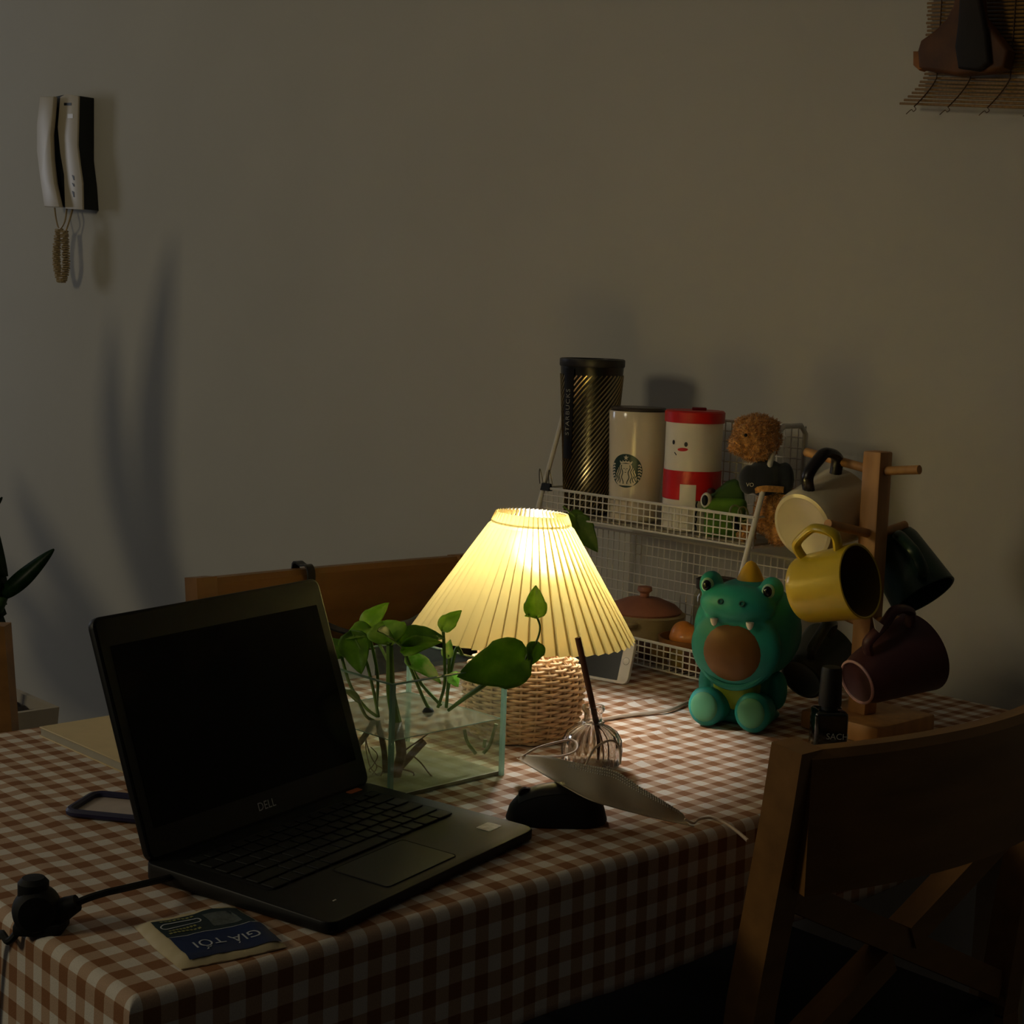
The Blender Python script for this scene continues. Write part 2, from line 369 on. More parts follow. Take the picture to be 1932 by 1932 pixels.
# ------------------------------------------------------------------ laptop
def laptop():
    a = radians(15); fd = Vector((cos(a), sin(a), 0))
    FR = Vector((.492, .088, 0)); Wd, Dp = .318, .216
    loc = FR - fd * Wd / 2
    t = thing('laptop', 'open black laptop with dark screen near the table edge', 'laptop', (loc.x, loc.y, TZ + .0008), a)
    # local: x along front edge, y to hinge
    out = rrect(Wd, Dp, .012); out = [(x, y + Dp / 2) for x, y in out]
    g = rprism(out, .002, .017, .002, 2)
    g = ([Vector((p.x, p.y, p.z * (0.62 + 0.38 * p.y / Dp) + (0.0010 if p.z > .01 else 0))) for p in g[0]], g[1])
    base = obj('base', g, BLACK, t)
    def top(y): return .017 * (0.62 + 0.38 * y / Dp) + .001
    def flat(gg): return ([Vector((p.x, p.y, p.z + top(p.y))) for p in gg[0]], gg[1])
    for x in (-.12, .12):
        for y in (.02, Dp - .02): obj('rubber_foot', box(.02, .008, .003, c=(x, y, .0012)), BLACKM, base)
    obj('touchpad', flat(rprism([(x - .012, y + .045) for x, y in rrect(.104, .062, .004)], .0002, .0006)), mat('touchpad', (15, 17, 16), .35), base)
    obj('touchpad_groove', flat(tube([(x - .012, y + .045, .0005) for x, y in rrect(.105, .063, .004)], .0005, 4, True)), BLACKM, base)
    tr = rprism(rrect(.276, .104, .004), .0001, .0004); obj('keyboard_tray', flat(mv(tr, (0, .137, 0))), BLACKM, base)
    rows = [(.0915, [1.2, 1, 1, 1, 4.6, 1, 1, 1, 1.3, 1.3], .0155), (.1095, [2.3] + [1] * 10 + [2.3], .0155), (.1275, [1.7] + [1] * 11 + [1.9], .0155),
            (.1455, [1.4] + [1] * 12 + [1.2], .0155), (.1635, [1] * 13 + [1.7], .0155), (.1795, [1] * 15, .0095)]
    cache = {}
    for y, ws, h in rows:
        tot = sum(ws); x = -.135
        for k in ws:
            wd = .27 * k / tot; key = (round(wd, 4), h)
            if key not in cache: cache[key] = mesh_from(rprism(rrect(wd - .0028, h, .0015, 3), .0, .0016, .0004, 1), 'key')
            me = cache[key]; o = bpy.data.objects.new('key', me); C.objects.link(o); o.parent = base; o.location = (x + wd / 2, y, top(y) + .0004)
            if not me.materials: me.materials.append(GREYK)
            x += wd
    obj('sticker', flat(rprism([(x + .128, y + .036) for x, y in rrect(.0225, .0165, .0015, 2)], .0001, .0004)), mat('silver_sticker', (200, 200, 205), .4, .2, var=.25, vscale=150), base)['label'] = 'small pale silver sticker'
    obj('sticker', flat(rprism([(x + .125, y + .202) for x, y in rrect(.02, .008, .002, 2)], .0001, .0004)), mat('orange_sticker', (200, 110, 60), .5), base)['label'] = 'small orange sticker'
    obj('power_light', flat(box(.004, .0014, .0004, c=(-.118, .03, .0003))), WHITEP, base)
    # lid
    th = radians(110); hv = Vector((0, -cos(th), sin(th))); nv = Vector((0, -sin(th), -cos(th)))   # nv faces the user
    Lh = .224; m = basis((1, 0, 0), hv, nv.normalized() * 1.0, (0, Dp - .006, .0165)); 
    if m.determinant() < 0: m = basis((1, 0, 0), hv, -nv, (0, Dp - .006, .0165))
    lw = .316
    lid = obj('lid', xf(rprism([(x, y + Lh / 2) for x, y in rrect(lw, Lh, .010)], -.004, .003, .0012, 2), m), BLACK, t)
    obj('screen_bezel', xf(rprism([(x, y + Lh / 2) for x, y in rrect(lw - .006, Lh - .006, .006)], .0030, .0037), m), mat('bezel', (16, 18, 18), .5), lid)
    obj('display', xf(rprism([(x, y + .022 + .09) for x, y in rrect(.289, .168, .001, 1)], .0037, .0041), m), SCREEN, lid)
    obj('logo', xf(mv(text_geo('DELL', .0115), (.0, .0145, .0043)), m), mat('logo_grey', (190, 190, 190), .4), lid)['label'] = 'grey lettering under the display'
    obj('hinge', mv(rot(lathe([(.004, -.12), (.004, .12)], 12, True, True), pi / 2, 'Y'), (0, Dp - .004, .0155)), BLACK, t)
laptop()

# ------------------------------------------------------------------ power plug and cord
def plug():
    c = onz(72, 1752); t = thing('power_plug', 'bulky black power plug with cable lying left of the laptop', 'plug', (c.x, c.y, TZ))
    P0 = Vector((c.x, c.y, 0))
    def v(u, w_, d=0): return V(u, w_, P0 + cF * d)
    ctr = v(70, 1716)
    mm = axis_m(cv(.25, .1, 1), None, ctr)
    obj('plug_body', xf(lathe([(0, -.016), (.014, -.016), (.0185, -.011), (.020, 0), (.0185, .011), (.014, .016), (0, .017)], 28), mm), BLACKM, t, world=True)
    obj('plug_cap', xf(lathe([(0, -.012), (.010, -.011), (.0125, -.004), (.0125, .008), (.009, .012), (0, .0125)], 20), axis_m(Z, None, v(63, 1682))), BLACKM, t, world=True)
    obj('connector', tube([v(90, 1735), v(108, 1722), v(130, 1710), v(146, 1703)], lambda s: .0125 - .0055 * s, 12), BLACKM, t, world=True)
    obj('cable', tube(smooth_path([v(140, 1706), v(165, 1695, .005), v(200, 1684, .02), v(235, 1676, .035), Vector((.155, .19, TZ + .0075))], 5), .0032, 8), BLACKM, t, world=True)
    obj('cable', tube(smooth_path([v(54, 1742), v(34, 1758), v(16, 1776, .0), Vector((-.010, .205, TZ - .016)), Vector((-.016, .225, TZ - .10)), Vector((-.03, .27, .10)), Vector((-.06, .32, .004)), Vector((-.45, .4, .004))], 5), .0032, 8), BLACKM, t, world=True)
    obj('plug_foot', xf(box(.04, .03, .012, .004), axis_m(Z, cR, v(78, 1745) )), BLACKM, t, world=True)
plug()

# ------------------------------------------------------------------ packet of wipes
def packet():
    t = thing('wipes_packet', 'crumpled white and navy packet by the laptop corner', 'packet', (.108, .067, TZ), radians(-8))
    n = 22; v, f = [], []; wx, wy = .094, .104
    def h(x, y):
        e = min(1, (1 - abs(x)) * 4) * min(1, (1 - abs(y)) * 4); return .0015 + .007 * sqrt(max(e, 0)) * (0.8 + .35 * noise.noise((x * 1.6, y * 1.6, 4))) + .001 * noise.noise((x * 5, y * 5, 1))
    def co(i, j):
        x, y = -1 + 2 * i / n, -1 + 2 * j / n; jag = .0012 * noise.noise((i * .9, 0, 3)) if j in (0, n) else 0
        return Vector((x * wx / 2 * (1 - .05 * abs(y)), y * wy / 2 * (1 - .04 * abs(x)) + jag, h(x, y)))
    for i in range(n + 1):
        for j in range(n + 1): v.append(co(i, j))
    k = len(v)
    for i in range(n + 1):
        for j in range(n + 1): p = co(i, j); v.append(Vector((p.x, p.y, .0006)))
    idx = lambda i, j: i * (n + 1) + j
    for i in range(n):
        for j in range(n):
            f.append((idx(i, j), idx(i + 1, j), idx(i + 1, j + 1), idx(i, j + 1))); f.append((k + idx(i, j), k + idx(i, j + 1), k + idx(i + 1, j + 1), k + idx(i + 1, j)))
    for a in range(n):
        for q, r in (((a, 0), (a + 1, 0)), ((a + 1, n), (a, n)), ((0, a + 1), (0, a)), ((n, a), (n, a + 1))):
            f.append((idx(*r), idx(*q), k + idx(*q), k + idx(*r)))
    obj('pouch', (v, f), mat('packet_foil', (205, 190, 150), .45, var=.06), t)
    def lay(g, off):   # printed layer following the pouch
        vv = []
        for p in g[0]: vv.append(Vector((p.x, p.y, h(p.x * 2 / wx, p.y * 2 / wy) + off)))
        return vv, g[1]
    def patch(x0, x1, y0, y1, nn=10):
        vv = [Vector((x0 + (x1 - x0) * i / nn, y0 + (y1 - y0) * j / nn, 0)) for i in range(nn + 1) for j in range(nn + 1)]
        ff = [(i * (nn + 1) + j, (i + 1) * (nn + 1) + j, (i + 1) * (nn + 1) + j + 1, i * (nn + 1) + j + 1) for i in range(nn) for j in range(nn)]
        return vv, ff
    obj('print', lay(patch(-.036, .043, -.0455, -.003), .0005), mat('navy_print', (26, 44, 84), .45), t)['label'] = 'navy printed block'
    obj('print', lay(patch(-.036, .040, -.002, .036), .0005), mat('dark_green_print', (36, 52, 56), .45), t)['label'] = 'dark teal printed block'
    obj('print', lay(patch(-.036, .041, -.0032, -.0024), .0007), mat('white_print', (190, 195, 200), .5), t)
    obj('print', lay(patch(.006, .031, .004, .029), .0007), mat('grey_print', (92, 100, 98), .5, var=.2, vscale=300), t)['label'] = 'pale grey square'
    obj('lettering', lay(rot(mv(text_geo('GIÁ TỐI', .0165), (-.004, .026, 0)), pi, 'Z'), .0009), MATS['white_print'], t)['label'] = 'white lettering printed upside down'
    yel = mat('yellow_green_print', (150, 150, 90), .5)
    for y, x0, x1 in ((.005, -.032, -.004), (.011, -.030, -.006), (.031, -.030, .000)):
        obj('print', lay(join(*[strip2d([(x0 + (x1 - x0) * k / 8, y), (x0 + (x1 - x0) * (k + .7) / 8, y + .0004)], .0028) for k in range(8)]), .0009), yel, t)
    obj('print', lay(strip2d([(x - .016, y + .0205) for x, y in rrect(.034, .008, .004)] + [(.001, .0205)], .0012), .0009), MATS['white_print'], t)
packet()

# ------------------------------------------------------------------ phone case, book
def phone_case():
    a = onz(124, 1541); b = onz(204, 1549); e2 = (b - a).normalized(); e1 = Vector((-e2.y, e2.x, 0))
    if e1.dot(cF) < 0: e1 = -e1
    L, Wd = .135, .066; c = a + e2 * L / 2 + e1 * Wd / 2; c.z = TZ
    t = thing('phone_case', 'dark blue framed phone case lying behind the laptop lid', 'phone case', c, atan2(e2.y, e2.x))
    R = rrect(L, Wd, .011)
    obj('frame', tube([(x, y, .0045) for x, y in R], .0042, 8, True), mat('navy_rubber', (34, 34, 70), .5), t)
    obj('back_plate', rprism(R, .0012, .0028), mat('clear_back', (190, 175, 165), .3, var=.1), t)
phone_case()
def book():
    p = onz(76, 1369, .762); Lx, Ly = .25, .23
    t = thing('notebook', 'cream covered notebook with grey pages at the far table edge', 'notebook', (p.x + Lx / 2, p.y - Ly / 2, TZ), radians(1.5))
    obj('pages', box(Lx - .003, Ly - .003, .009, c=(0, 0, .0058)), mat('book_pages', (170, 165, 150), .8), t)
    for z in (.0008, .0112): obj('cover', box(Lx, Ly, .0014, .0005, 1, c=(0, 0, z)), mat('cream_cover', (215, 195, 150), .7, var=.04), t)
book()

# ------------------------------------------------------------------ glass tank with water
TK = Vector((.449, .268, TZ)); TS = .167; TH = .126; WLV = .065
GLASS = thinglass('tank_glass', (.95, .98, .95), .02, (200, 215, 205), 1.6); GEDGE = thinglass('glass_edge', (.62, .78, .70), .55, (190, 215, 200), 1.6)
WATERT = thinglass('water_surface', (.74, .78, .66), .55, (176, 178, 150), 1.4, .10); WATERS = thinglass('murky_water', (.80, .84, .64), .26, (176, 174, 136), 1.02, .1)
def tank():
    t = thing('glass_tank', 'square glass tank half full of water behind the laptop', 'tank', TK, radians(2))
    th = .004
    panes = {'pane': [box(TS, th, TH, c=(TS / 2, th / 2, TH / 2)), box(TS, th, TH, c=(TS / 2, TS - th / 2, TH / 2)), box(th, TS - 2 * th, TH, c=(th / 2, TS / 2, TH / 2)), box(th, TS - 2 * th, TH, c=(TS - th / 2, TS / 2, TH / 2))]}
    for g in panes['pane']: obj('pane', g, GLASS, t, smooth=False)
    obj('bottom_pane', box(TS - 2 * th, TS - 2 * th, th, c=(TS / 2, TS / 2, th / 2 + .0003)), mat('tank_floor', (158, 152, 122), .6, var=.25, vscale=30), t, smooth=False)
    for x in (th / 2, TS - th / 2):
        for y in (th / 2, TS - th / 2): obj('corner_seam', box(.0046, .0046, TH, c=(x, y, TH / 2)), GEDGE, t, smooth=False)
    for g in (box(TS, .0042, .0012, c=(TS / 2, th / 2, TH)), box(TS, .0042, .0012, c=(TS / 2, TS - th / 2, TH)), box(.0042, TS, .0012, c=(th / 2, TS / 2, TH)), box(.0042, TS, .0012, c=(TS - th / 2, TS / 2, TH))):
        obj('rim_edge', g, GEDGE, t, smooth=False)
    i0, i1 = th + .0002, TS - th - .0002
    wt = obj('water', ([(i0, i0, WLV), (i1, i0, WLV), (i1, i1, WLV), (i0, i1, WLV)], [(0, 1, 2, 3)]), WATERT, t, smooth=False)
    obj('water_body', ([(i0, i0, .005), (i1, i0, .005), (i1, i0, WLV), (i0, i0, WLV), (i0, i1, .005), (i0, i1, WLV)], [(0, 1, 2, 3), (0, 3, 5, 4)]), WATERS, wt, smooth=False)
    obj('waterline', join(tube([(i0, i0, WLV), (i1, i0, WLV)], .0006, 4), tube([(i0, i0, WLV), (i0, i1, WLV)], .0006, 4), tube([(i1, i1, WLV), (i0, i1, WLV)], .0006, 4), tube([(i1, i0, WLV), (i1, i1, WLV)], .0006, 4)), GEDGE, wt)
tank()

# ------------------------------------------------------------------ pothos cuttings
def leafmat(name, col, col2):
    m = bpy.data.materials.new(name); m.use_nodes = True; nt = m.node_tree; nt.nodes.clear()
    out = nt.nodes.new('ShaderNodeOutputMaterial'); co = nt.nodes.new('ShaderNodeTexCoord')
    n = nt.nodes.new('ShaderNodeTexNoise'); n.inputs['Scale'].default_value = 55; n.inputs['Detail'].default_value = 3; nt.links.new(co.outputs['Object'], n.inputs['Vector'])
    r = nt.nodes.new('ShaderNodeValToRGB'); r.color_ramp.elements[0].position = .42; r.color_ramp.elements[1].position = .68
    r.color_ramp.elements[0].color = lin(col) + (1,); r.color_ramp.elements[1].color = lin(col2) + (1,); nt.links.new(n.outputs[0], r.inputs[0])
    p = nt.nodes.new('ShaderNodeBsdfPrincipled'); p.inputs['Roughness'].default_value = .38; nt.links.new(r.outputs[0], p.inputs['Base Color'])
    tl = nt.nodes.new('ShaderNodeBsdfTranslucent'); bt = nt.nodes.new('ShaderNodeVectorMath'); bt.operation = 'SCALE'; bt.inputs['Scale'].default_value = 1.7; nt.links.new(r.outputs[0], bt.inputs[0]); nt.links.new(bt.outputs[0], tl.inputs[0]); mx = nt.nodes.new('ShaderNodeMixShader'); mx.inputs[0].default_value = .6
    nt.links.new(p.outputs[0], mx.inputs[1]); nt.links.new(tl.outputs[0], mx.inputs[2]); nt.links.new(mx.outputs[0], out.inputs[0]); MATS[name] = m; return m
LEAF = leafmat('pothos_leaf', (140, 176, 66), (176, 200, 100)); LEAFV = leafmat('pothos_leaf_variegated', (140, 190, 90), (225, 232, 185)); LEAFD = leafmat('pothos_leaf_dark', (104, 138, 52), (128, 160, 66))
STEM = mat('pothos_stem', (112, 146, 60), .45, var=.15, vscale=60); ROOT = mat('brown_root', (112, 80, 42), .7, var=.2, vscale=80)
def leaf(base, tip, wid, nrm, bend=.12, fold=.25, n=12, m_=5, heart=True):
    base, tip = Vector(base), Vector(tip); d = tip - base; L = d.length; d = d / L; nrm = Vector(nrm); nrm = (nrm - d * nrm.dot(d)).normalized(); s = d.cross(nrm)
    v, f = [], []
    for i in range(n + 1):
        t = i / n; c = base + d * (t * L) + nrm * (bend * L * (4 * t * (1 - t)) * .5)
        wv = wid / 2 * (sin(pi * min(1, t ** .62)) ** .8) * (1.12 if t < .5 else 1.0); wv = max(wv, 0.0002)
        for j in range(-m_, m_ + 1):
            k = j / m_; back = -(abs(k) ** 1.5) * .10 * L * (1 - t) if heart else 0
            v.append(c + s * (k * wv) + nrm * (fold * wv * (abs(k) - .3 * k * k)) + d * back * (1 if t < .35 else 0.4) + nrm * .001 * noise.noise((t * 6, k * 3, L * 90)))
    W_ = 2 * m_ + 1
    for i in range(n):
        for j in range(W_ - 1): f.append((i * W_ + j, i * W_ + j + 1, (i + 1) * W_ + j + 1, (i + 1) * W_ + j))
    return v, f
def addleaf(t, base, tip, wid, nrm, m, **k):
    o = obj('leaf', leaf(base, tip, wid, nrm, **k), m, t, world=True, angle=180)
    so = o.modifiers.new('thickness', 'SOLIDIFY'); so.thickness = .0005; so.offset = 0; return o
TC = TK + Vector((TS / 2, TS / 2, 0))
def tp(u, v, d=0.0): return V(u, v, TC + cF * d)
toC = -cF
def cuttings():
    # left cutting
    b = tp(712, 1350, -.02); t = thing('pothos_cutting', 'leftmost pothos cutting, drooping dark leaves beside the laptop lid', 'plant', b, group='pothos cuttings in the tank')
    addleaf(t, tp(645, 1238, 0), tp(598, 1206, .02), .030, cv(.1, .8, .5), LEAFD); addleaf(t, tp(664, 1196, .0), tp(682, 1272, -.01), .034, cv(-.3, .2, 1), LEAFD, bend=-.1)
    addleaf(t, tp(697, 1186, .01), tp(652, 1206, 0), .026, cv(-.1, .9, .5), LEAF); addleaf(t, tp(676, 1322, -.03), tp(645, 1301, -.035), .014, cv(.2, 1, .4), LEAFD)
    for pts in ([(645, 1240, 0), (662, 1295, -.005), (690, 1335, -.015), (712, 1352, -.02)], [(668, 1198, 0), (690, 1245, -.005), (704, 1300, -.01), (714, 1350, -.02)], [(695, 1190, .01), (712, 1270, 0), (711, 1330, -.01), (714, 1352, -.02)], [(676, 1320, -.03), (690, 1350, -.03), (706, 1360, -.025)]):
        obj('stem', tube(smooth_path([tp(*p) for p in pts], 5), .0019, 6), STEM, t, world=True)
    for pts in ([(706, 1360, -.025), (680, 1400, -.03), (652, 1425, -.035)], [(712, 1360, -.02), (725, 1420, -.02), (728, 1495, -.02)]): obj('stem', tube(smooth_path([tp(*p) for p in pts], 5), .0034, 7), ROOT, t, world=True)
    rnd = random.Random(3)
    for k in range(7):
        u, v = 690 + rnd.uniform(-25, 15), 1392 + rnd.uniform(0, 18); pts = [tp(u, v, -.03)]
        for q in range(4): u += rnd.uniform(-16, 16); v += rnd.uniform(8, 22); pts.append(tp(u, v, -.03 + rnd.uniform(-.01, .01)))
        obj('root', tube(smooth_path(pts, 4), .0006, 4), ROOT, t, world=True)
    # centre cutting
    t = thing('pothos_cutting', 'central pothos cutting with a thick upright stem and broad leaf', 'plant', tp(745, 1360, -.03), group='pothos cuttings in the tank')
    addleaf(t, tp(737, 1214, -.03), tp(722, 1172, .012), .040, cv(-.1, .75, .7), LEAF, fold=.45); addleaf(t, tp(745, 1212, -.03), tp(712, 1190, -.06), .03, cv(.3, .8, .4), LEAFD)
    addleaf(t, tp(690, 1186, .02), tp(734, 1137, .03), .026, cv(-.5, .4, .8), LEAF)
    obj('stem', tube(smooth_path([tp(735, 1212, -.03), tp(736, 1255, -.03), tp(738, 1310, -.03), tp(748, 1362, -.03)], 5), lambda s: .0035 + .0025 * s, 8), STEM, t, world=True)
    obj('stem', tube(smooth_path([tp(690, 1186, .02), tp(715, 1215, .0), tp(733, 1250, -.028)], 5), .0018, 6), STEM, t, world=True)
    obj('stem', tube(smooth_path([tp(748, 1362, -.03), tp(757, 1420, -.03), tp(748, 1460, -.035), tp(746, 1498, -.04)], 5), .0058, 8), ROOT, t, world=True)
    obj('stem', tube(smooth_path([tp(800, 1398, -.01), tp(775, 1425, -.02), tp(752, 1450, -.033)], 5), .0042, 8), ROOT, t, world=True)
    for pts in ([(778, 1425), (795, 1440), (815, 1465), (832, 1468)], [(755, 1450), (780, 1458), (776, 1470)], [(758, 1420), (800, 1390), (812, 1380)]): obj('root', tube(smooth_path([tp(*p, -.03) for p in pts], 4), .0009, 5), ROOT, t, world=True)
    # arching cutting
    t = thing('pothos_cutting', 'pothos cutting with two leaves arching right before the lampshade', 'plant', tp(800, 1340, .02), group='pothos cuttings in the tank')
    addleaf(t, tp(757, 1214, -.01), tp(840, 1206, .01), .030, cv(-.1, .9, .6), LEAFD, bend=.35); addleaf(t, tp(762, 1228, -.02), tp(834, 1212, -.02), .022, cv(.0, .8, .8), LEAF, bend=.25)
    addleaf(t, tp(836, 1188, .01), tp(871, 1152, .02), .022, cv(-.5, .5, .8), LEAF)
    obj('stem', tube(smooth_path([tp(836, 1188, .01), tp(838, 1225, .015), tp(839, 1290, .02), tp(826, 1335, .02)], 5), .0020, 6), STEM, t, world=True)
    obj('stem', tube(smooth_path([tp(758, 1216, -.01), tp(775, 1260, .0), tp(800, 1320, .015), tp(812, 1340, .02)], 5), .0020, 6), STEM, t, world=True)
    obj('stem_node', ball((.007, .006, .006), tp(808, 1343, .02), 12, 8), mat('dark_node', (46, 50, 40), .7, var=.3, vscale=80), t, world=True)
    # bright cutting
    t = thing('pothos_cutting', 'pale variegated pothos cutting glowing beside the wicker lamp base', 'plant', tp(842, 1338, .035), group='pothos cuttings in the tank')
    addleaf(t, tp(770, 1244, .01), tp(832, 1290, .0), .024, cv(.3, .8, .6), LEAFV, bend=.2); addleaf(t, tp(845, 1240, .03), tp(850, 1207, .035), .016, cv(-.6, .1, .8), LEAFV); addleaf(t, tp(850, 1272, .03), tp(864, 1296, .03), .016, cv(.6, .1, .8), LEAFV)
    for pts in ([(770, 1246, .01), (795, 1290, .02), (832, 1330, .035)], [(848, 1235, .03), (846, 1285, .032), (842, 1335, .035)], [(872, 1236, .04), (862, 1222, .038), (852, 1260, .035), (845, 1300, .035)]): obj('stem', tube(smooth_path([tp(*p) for p in pts], 5), .0021, 6), STEM, t, world=True)
    for pts in ([(876, 1376), (882, 1400), (898, 1422)], [(936, 1366), (924, 1405), (912, 1421)], [(915, 1395), (913, 1410)]): obj('root', tube(smooth_path([tp(*p, .0) for p in pts], 4), .0022, 6), STEM, t, world=True)
    # trailing cutting
    t = thing('pothos_cutting', 'trailing pothos cutting with a large dark leaf reaching past the lamp base', 'plant', tp(846, 1338, .0), group='pothos cuttings in the tank')
    addleaf(t, tp(992, 1243, -.035), tp(862, 1277, -.045), .050, cv(.05, .35, 1), LEAFD, fold=.2, bend=.1); addleaf(t, tp(1012, 1162, -.03), tp(1011, 1104, -.025), .024, cv(-.25, .1, 1), LEAF); addleaf(t, tp(1013, 1214, -.03), tp(1000, 1256, -.035), .020, cv(.2, .1, 1), LEAFD)
    addleaf(t, tp(1000, 1160, -.03), tp(990, 1162, -.03), .004, cv(0, .3, 1), LEAF)
    obj('stem', tube(smooth_path([tp(1012, 1162, -.03), tp(1019, 1184, -.03), tp(1012, 1210, -.03), tp(998, 1228, -.033), tp(990, 1246, -.035)], 6), .0013, 6), STEM, t, world=True)
    for dx in (0, 8): obj('stem', tube(smooth_path([tp(985 - dx * 5, 1250 + dx * 2, -.035), tp(925 - dx, 1283 + dx, -.03), tp(885 - dx, 1310 + dx, -.015), tp(846, 1340, 0)], 6), .0020, 6), STEM, t, world=True)
cuttings()

# ------------------------------------------------------------------ table lamp
def lamp():
    L0 = Vector((.757, .397, TZ)); t = thing('table_lamp', 'lit table lamp with pleated cream shade and woven wicker base', 'lamp', L0)
    def br(z):  # barrel profile
        pf = [(0, .060), (.012, .066), (.035, .0715), (.06, .073), (.08, .071), (.093, .064), (.102, .053), (.108, .04)]
        for (a, ra), (b, rb) in zip(pf, pf[1:]):
            if z <= b: k = (z - a) / (b - a); return ra + (rb - ra) * k
        return pf[-1][1]
    WK = mat('wicker', (238, 202, 154), .55, var=.22, vscale=60); WKD = mat('wicker_core', (196, 156, 108), .7)
    obj('core', lathe([(0, .001), (.056, .001)] + [(br(z) - .004, z) for z in [i * .108 / 16 for i in range(17)]] + [(0, .109)], 40), WKD, t)
    NS = 24; n = 29
    for k in range(n):
        z = .003 + .103 * k / (n - 1); pts = []
        for i in range(132):
            a = 2 * pi * i / 132; r = br(z) + .0027 * cos(NS / 2 * a + (pi if k % 2 else 0)); pts.append((r * cos(a), r * sin(a), z + .0006 * noise.noise((a * 3, k * 2.1, 0))))
        obj('wicker_strand', tube(pts, .0020, 6, True), WK, t)
    obj('stake_ring', join(*[tube([((br(z) - .0002) * cos(2 * pi * i / NS), (br(z) - .0002) * sin(2 * pi * i / NS), z) for z in [.002 + .104 * q / 10 for q in range(11)]], .0018, 5) for i in range(NS)]), WK, t)['kind'] = 'stuff'
    BRS = mat('brass', (150, 120, 70), .35, .8); nb0, nb1 = Vector((0, 0, .106)), Vector((.0275, .0135, .192))
    obj('neck', join(lathe([(0, .106), (.012, .106), (.012, .112), (.006, .116), (0, .117)], 24), tube([nb0, nb0.lerp(nb1, .7)], .0055, 10)), BRS, t)
    obj('socket', tube([nb0.lerp(nb1, .66), nb0.lerp(nb1, .95)], .0145, 20), mat('socket_white', (225, 220, 210), .5), t)
    # bulb
    bm_ = bpy.data.materials.new('bulb_glow'); bm_.use_nodes = True; nt = bm_.node_tree; nt.nodes.clear(); o_ = nt.nodes.new('ShaderNodeOutputMaterial'); e = nt.nodes.new('ShaderNodeEmission')
    e.inputs[0].default_value = (1.0, .965, .94, 1); e.inputs[1].default_value = BULB; nt.links.new(e.outputs[0], o_.inputs[0])
    obj('bulb', mv(ball((.021, .021, .024), (0, 0, 0), 20, 12), (.0315, .0155, .216)), bm_, t)
    # shade
    sm = bpy.data.materials.new('pleated_shade'); sm.use_nodes = True; nt = sm.node_tree; nt.nodes.clear(); o_ = nt.nodes.new('ShaderNodeOutputMaterial')
    col = (.66, .53, .165, 1)
    df = nt.nodes.new('ShaderNodeBsdfDiffuse'); df.inputs[0].default_value = lin((232, 222, 196)) + (1,)
    tl = nt.nodes.new('ShaderNodeBsdfTranslucent'); tl.inputs[0].default_value = col
    rf = nt.nodes.new('ShaderNodeBsdfRefraction'); rf.inputs['IOR'].default_value = 1.4; rf.inputs['Roughness'].default_value = .62; rf.inputs[0].default_value = (.52, .425, .13, 1)
    m1 = nt.nodes.new('ShaderNodeMixShader'); m1.inputs[0].default_value = .36
    m0 = nt.nodes.new('ShaderNodeMixShader'); m0.inputs[0].default_value = .42; nt.links.new(tl.outputs[0], m0.inputs[1]); nt.links.new(rf.outputs[0], m0.inputs[2]); nt.links.new(m0.outputs[0], m1.inputs[1]); nt.links.new(df.outputs[0], m1.inputs[2])
    nt.links.new(m1.outputs[0], o_.inputs[0])
    N = 50; zb, zr, zt = .128, .263, .276; rb, rtp = .135, .041
    def rl(z): return rb + (rtp - rb) * (z - zb) / (zt - zb)
    rows = [(zb, rb, .0040), (zb + .03, rl(zb + .03), .0037), (zb + .07, rl(zb + .07), .0032), (zb + .105, rl(zb + .105), .0027), (zr - .003, rl(zr - .003), .0021), (zr, rl(zr) - .0012, .0014), (zr + .003, rl(zr + .003), .0021), (zt, rtp, .0034)]
    rr = rl(zr)
    v, f = [], []; M2 = N * 4; fr_ = (0.0, .55, .97, .83); of_ = (1.0, .40, .05, -1.0)
    for z, r, am in rows:
        for i in range(M2):
            a = 2 * pi * (i // 4 + fr_[i % 4]) / N; tri = of_[i % 4]
            v.append(Vector(((r + am * tri) * cos(a), (r + am * tri) * sin(a), z + (.0016 * tri if z == zt else -.0010 * tri if z == zb else 0))))
    for j in range(len(rows) - 1):
        for i in range(M2): k = (i + 1) % M2; f.append((j * M2 + i, j * M2 + k, (j + 1) * M2 + k, (j + 1) * M2 + i))
    tilt = Matrix.Translation((0, 0, .2)) @ Matrix.Rotation(radians(2.0), 4, cF) @ Matrix.Translation((0, 0, -.2))
    obj('lamp_shade', xf((v, f), tilt), sm, t, smooth=True, angle=8)
    obj('shade_ring', xf(tube([(rr * .93 * cos(2 * pi * i / 48), rr * .93 * sin(2 * pi * i / 48), zr) for i in range(48)], .001, 5, True), tilt), WHITEP, t)
    obj('shade_spider', join(*[xf(tube([(.014 * cos(a), .014 * sin(a), .176), (.03 * cos(a), .03 * sin(a), .225), (rr * .92 * cos(a), rr * .92 * sin(a), zr)], .0009, 5), Matrix.Identity(4)) for a in (0.4, 2.5, 4.6)]), WHITEP, t)
    P = [Vector((.757, .397, TZ + .004)) + cF * .06]
    cp = [onz(1085, 1372, TZ + .003), onz(1140, 1357, TZ + .003), onz(1200, 1348, TZ + .003), onz(1260, 1340, TZ + .004), onz(1298, 1325, TZ + .004), onz(1340, 1310, TZ + .003), Vector((1.115, .34, TZ + .003)), Vector((1.30, .34, TZ + .003)), Vector((1.43, .36, TZ - .02))]
    cp = [L0 + Vector((.058, .03, .004)), L0 + Vector((.09, -.02, .003))] + cp[1:]
    obj('lamp_cord', tube(smooth_path(cp, 6), .0026, 7), mat('grey_cord', (190, 175, 155), .5), t, world=True)
lamp()

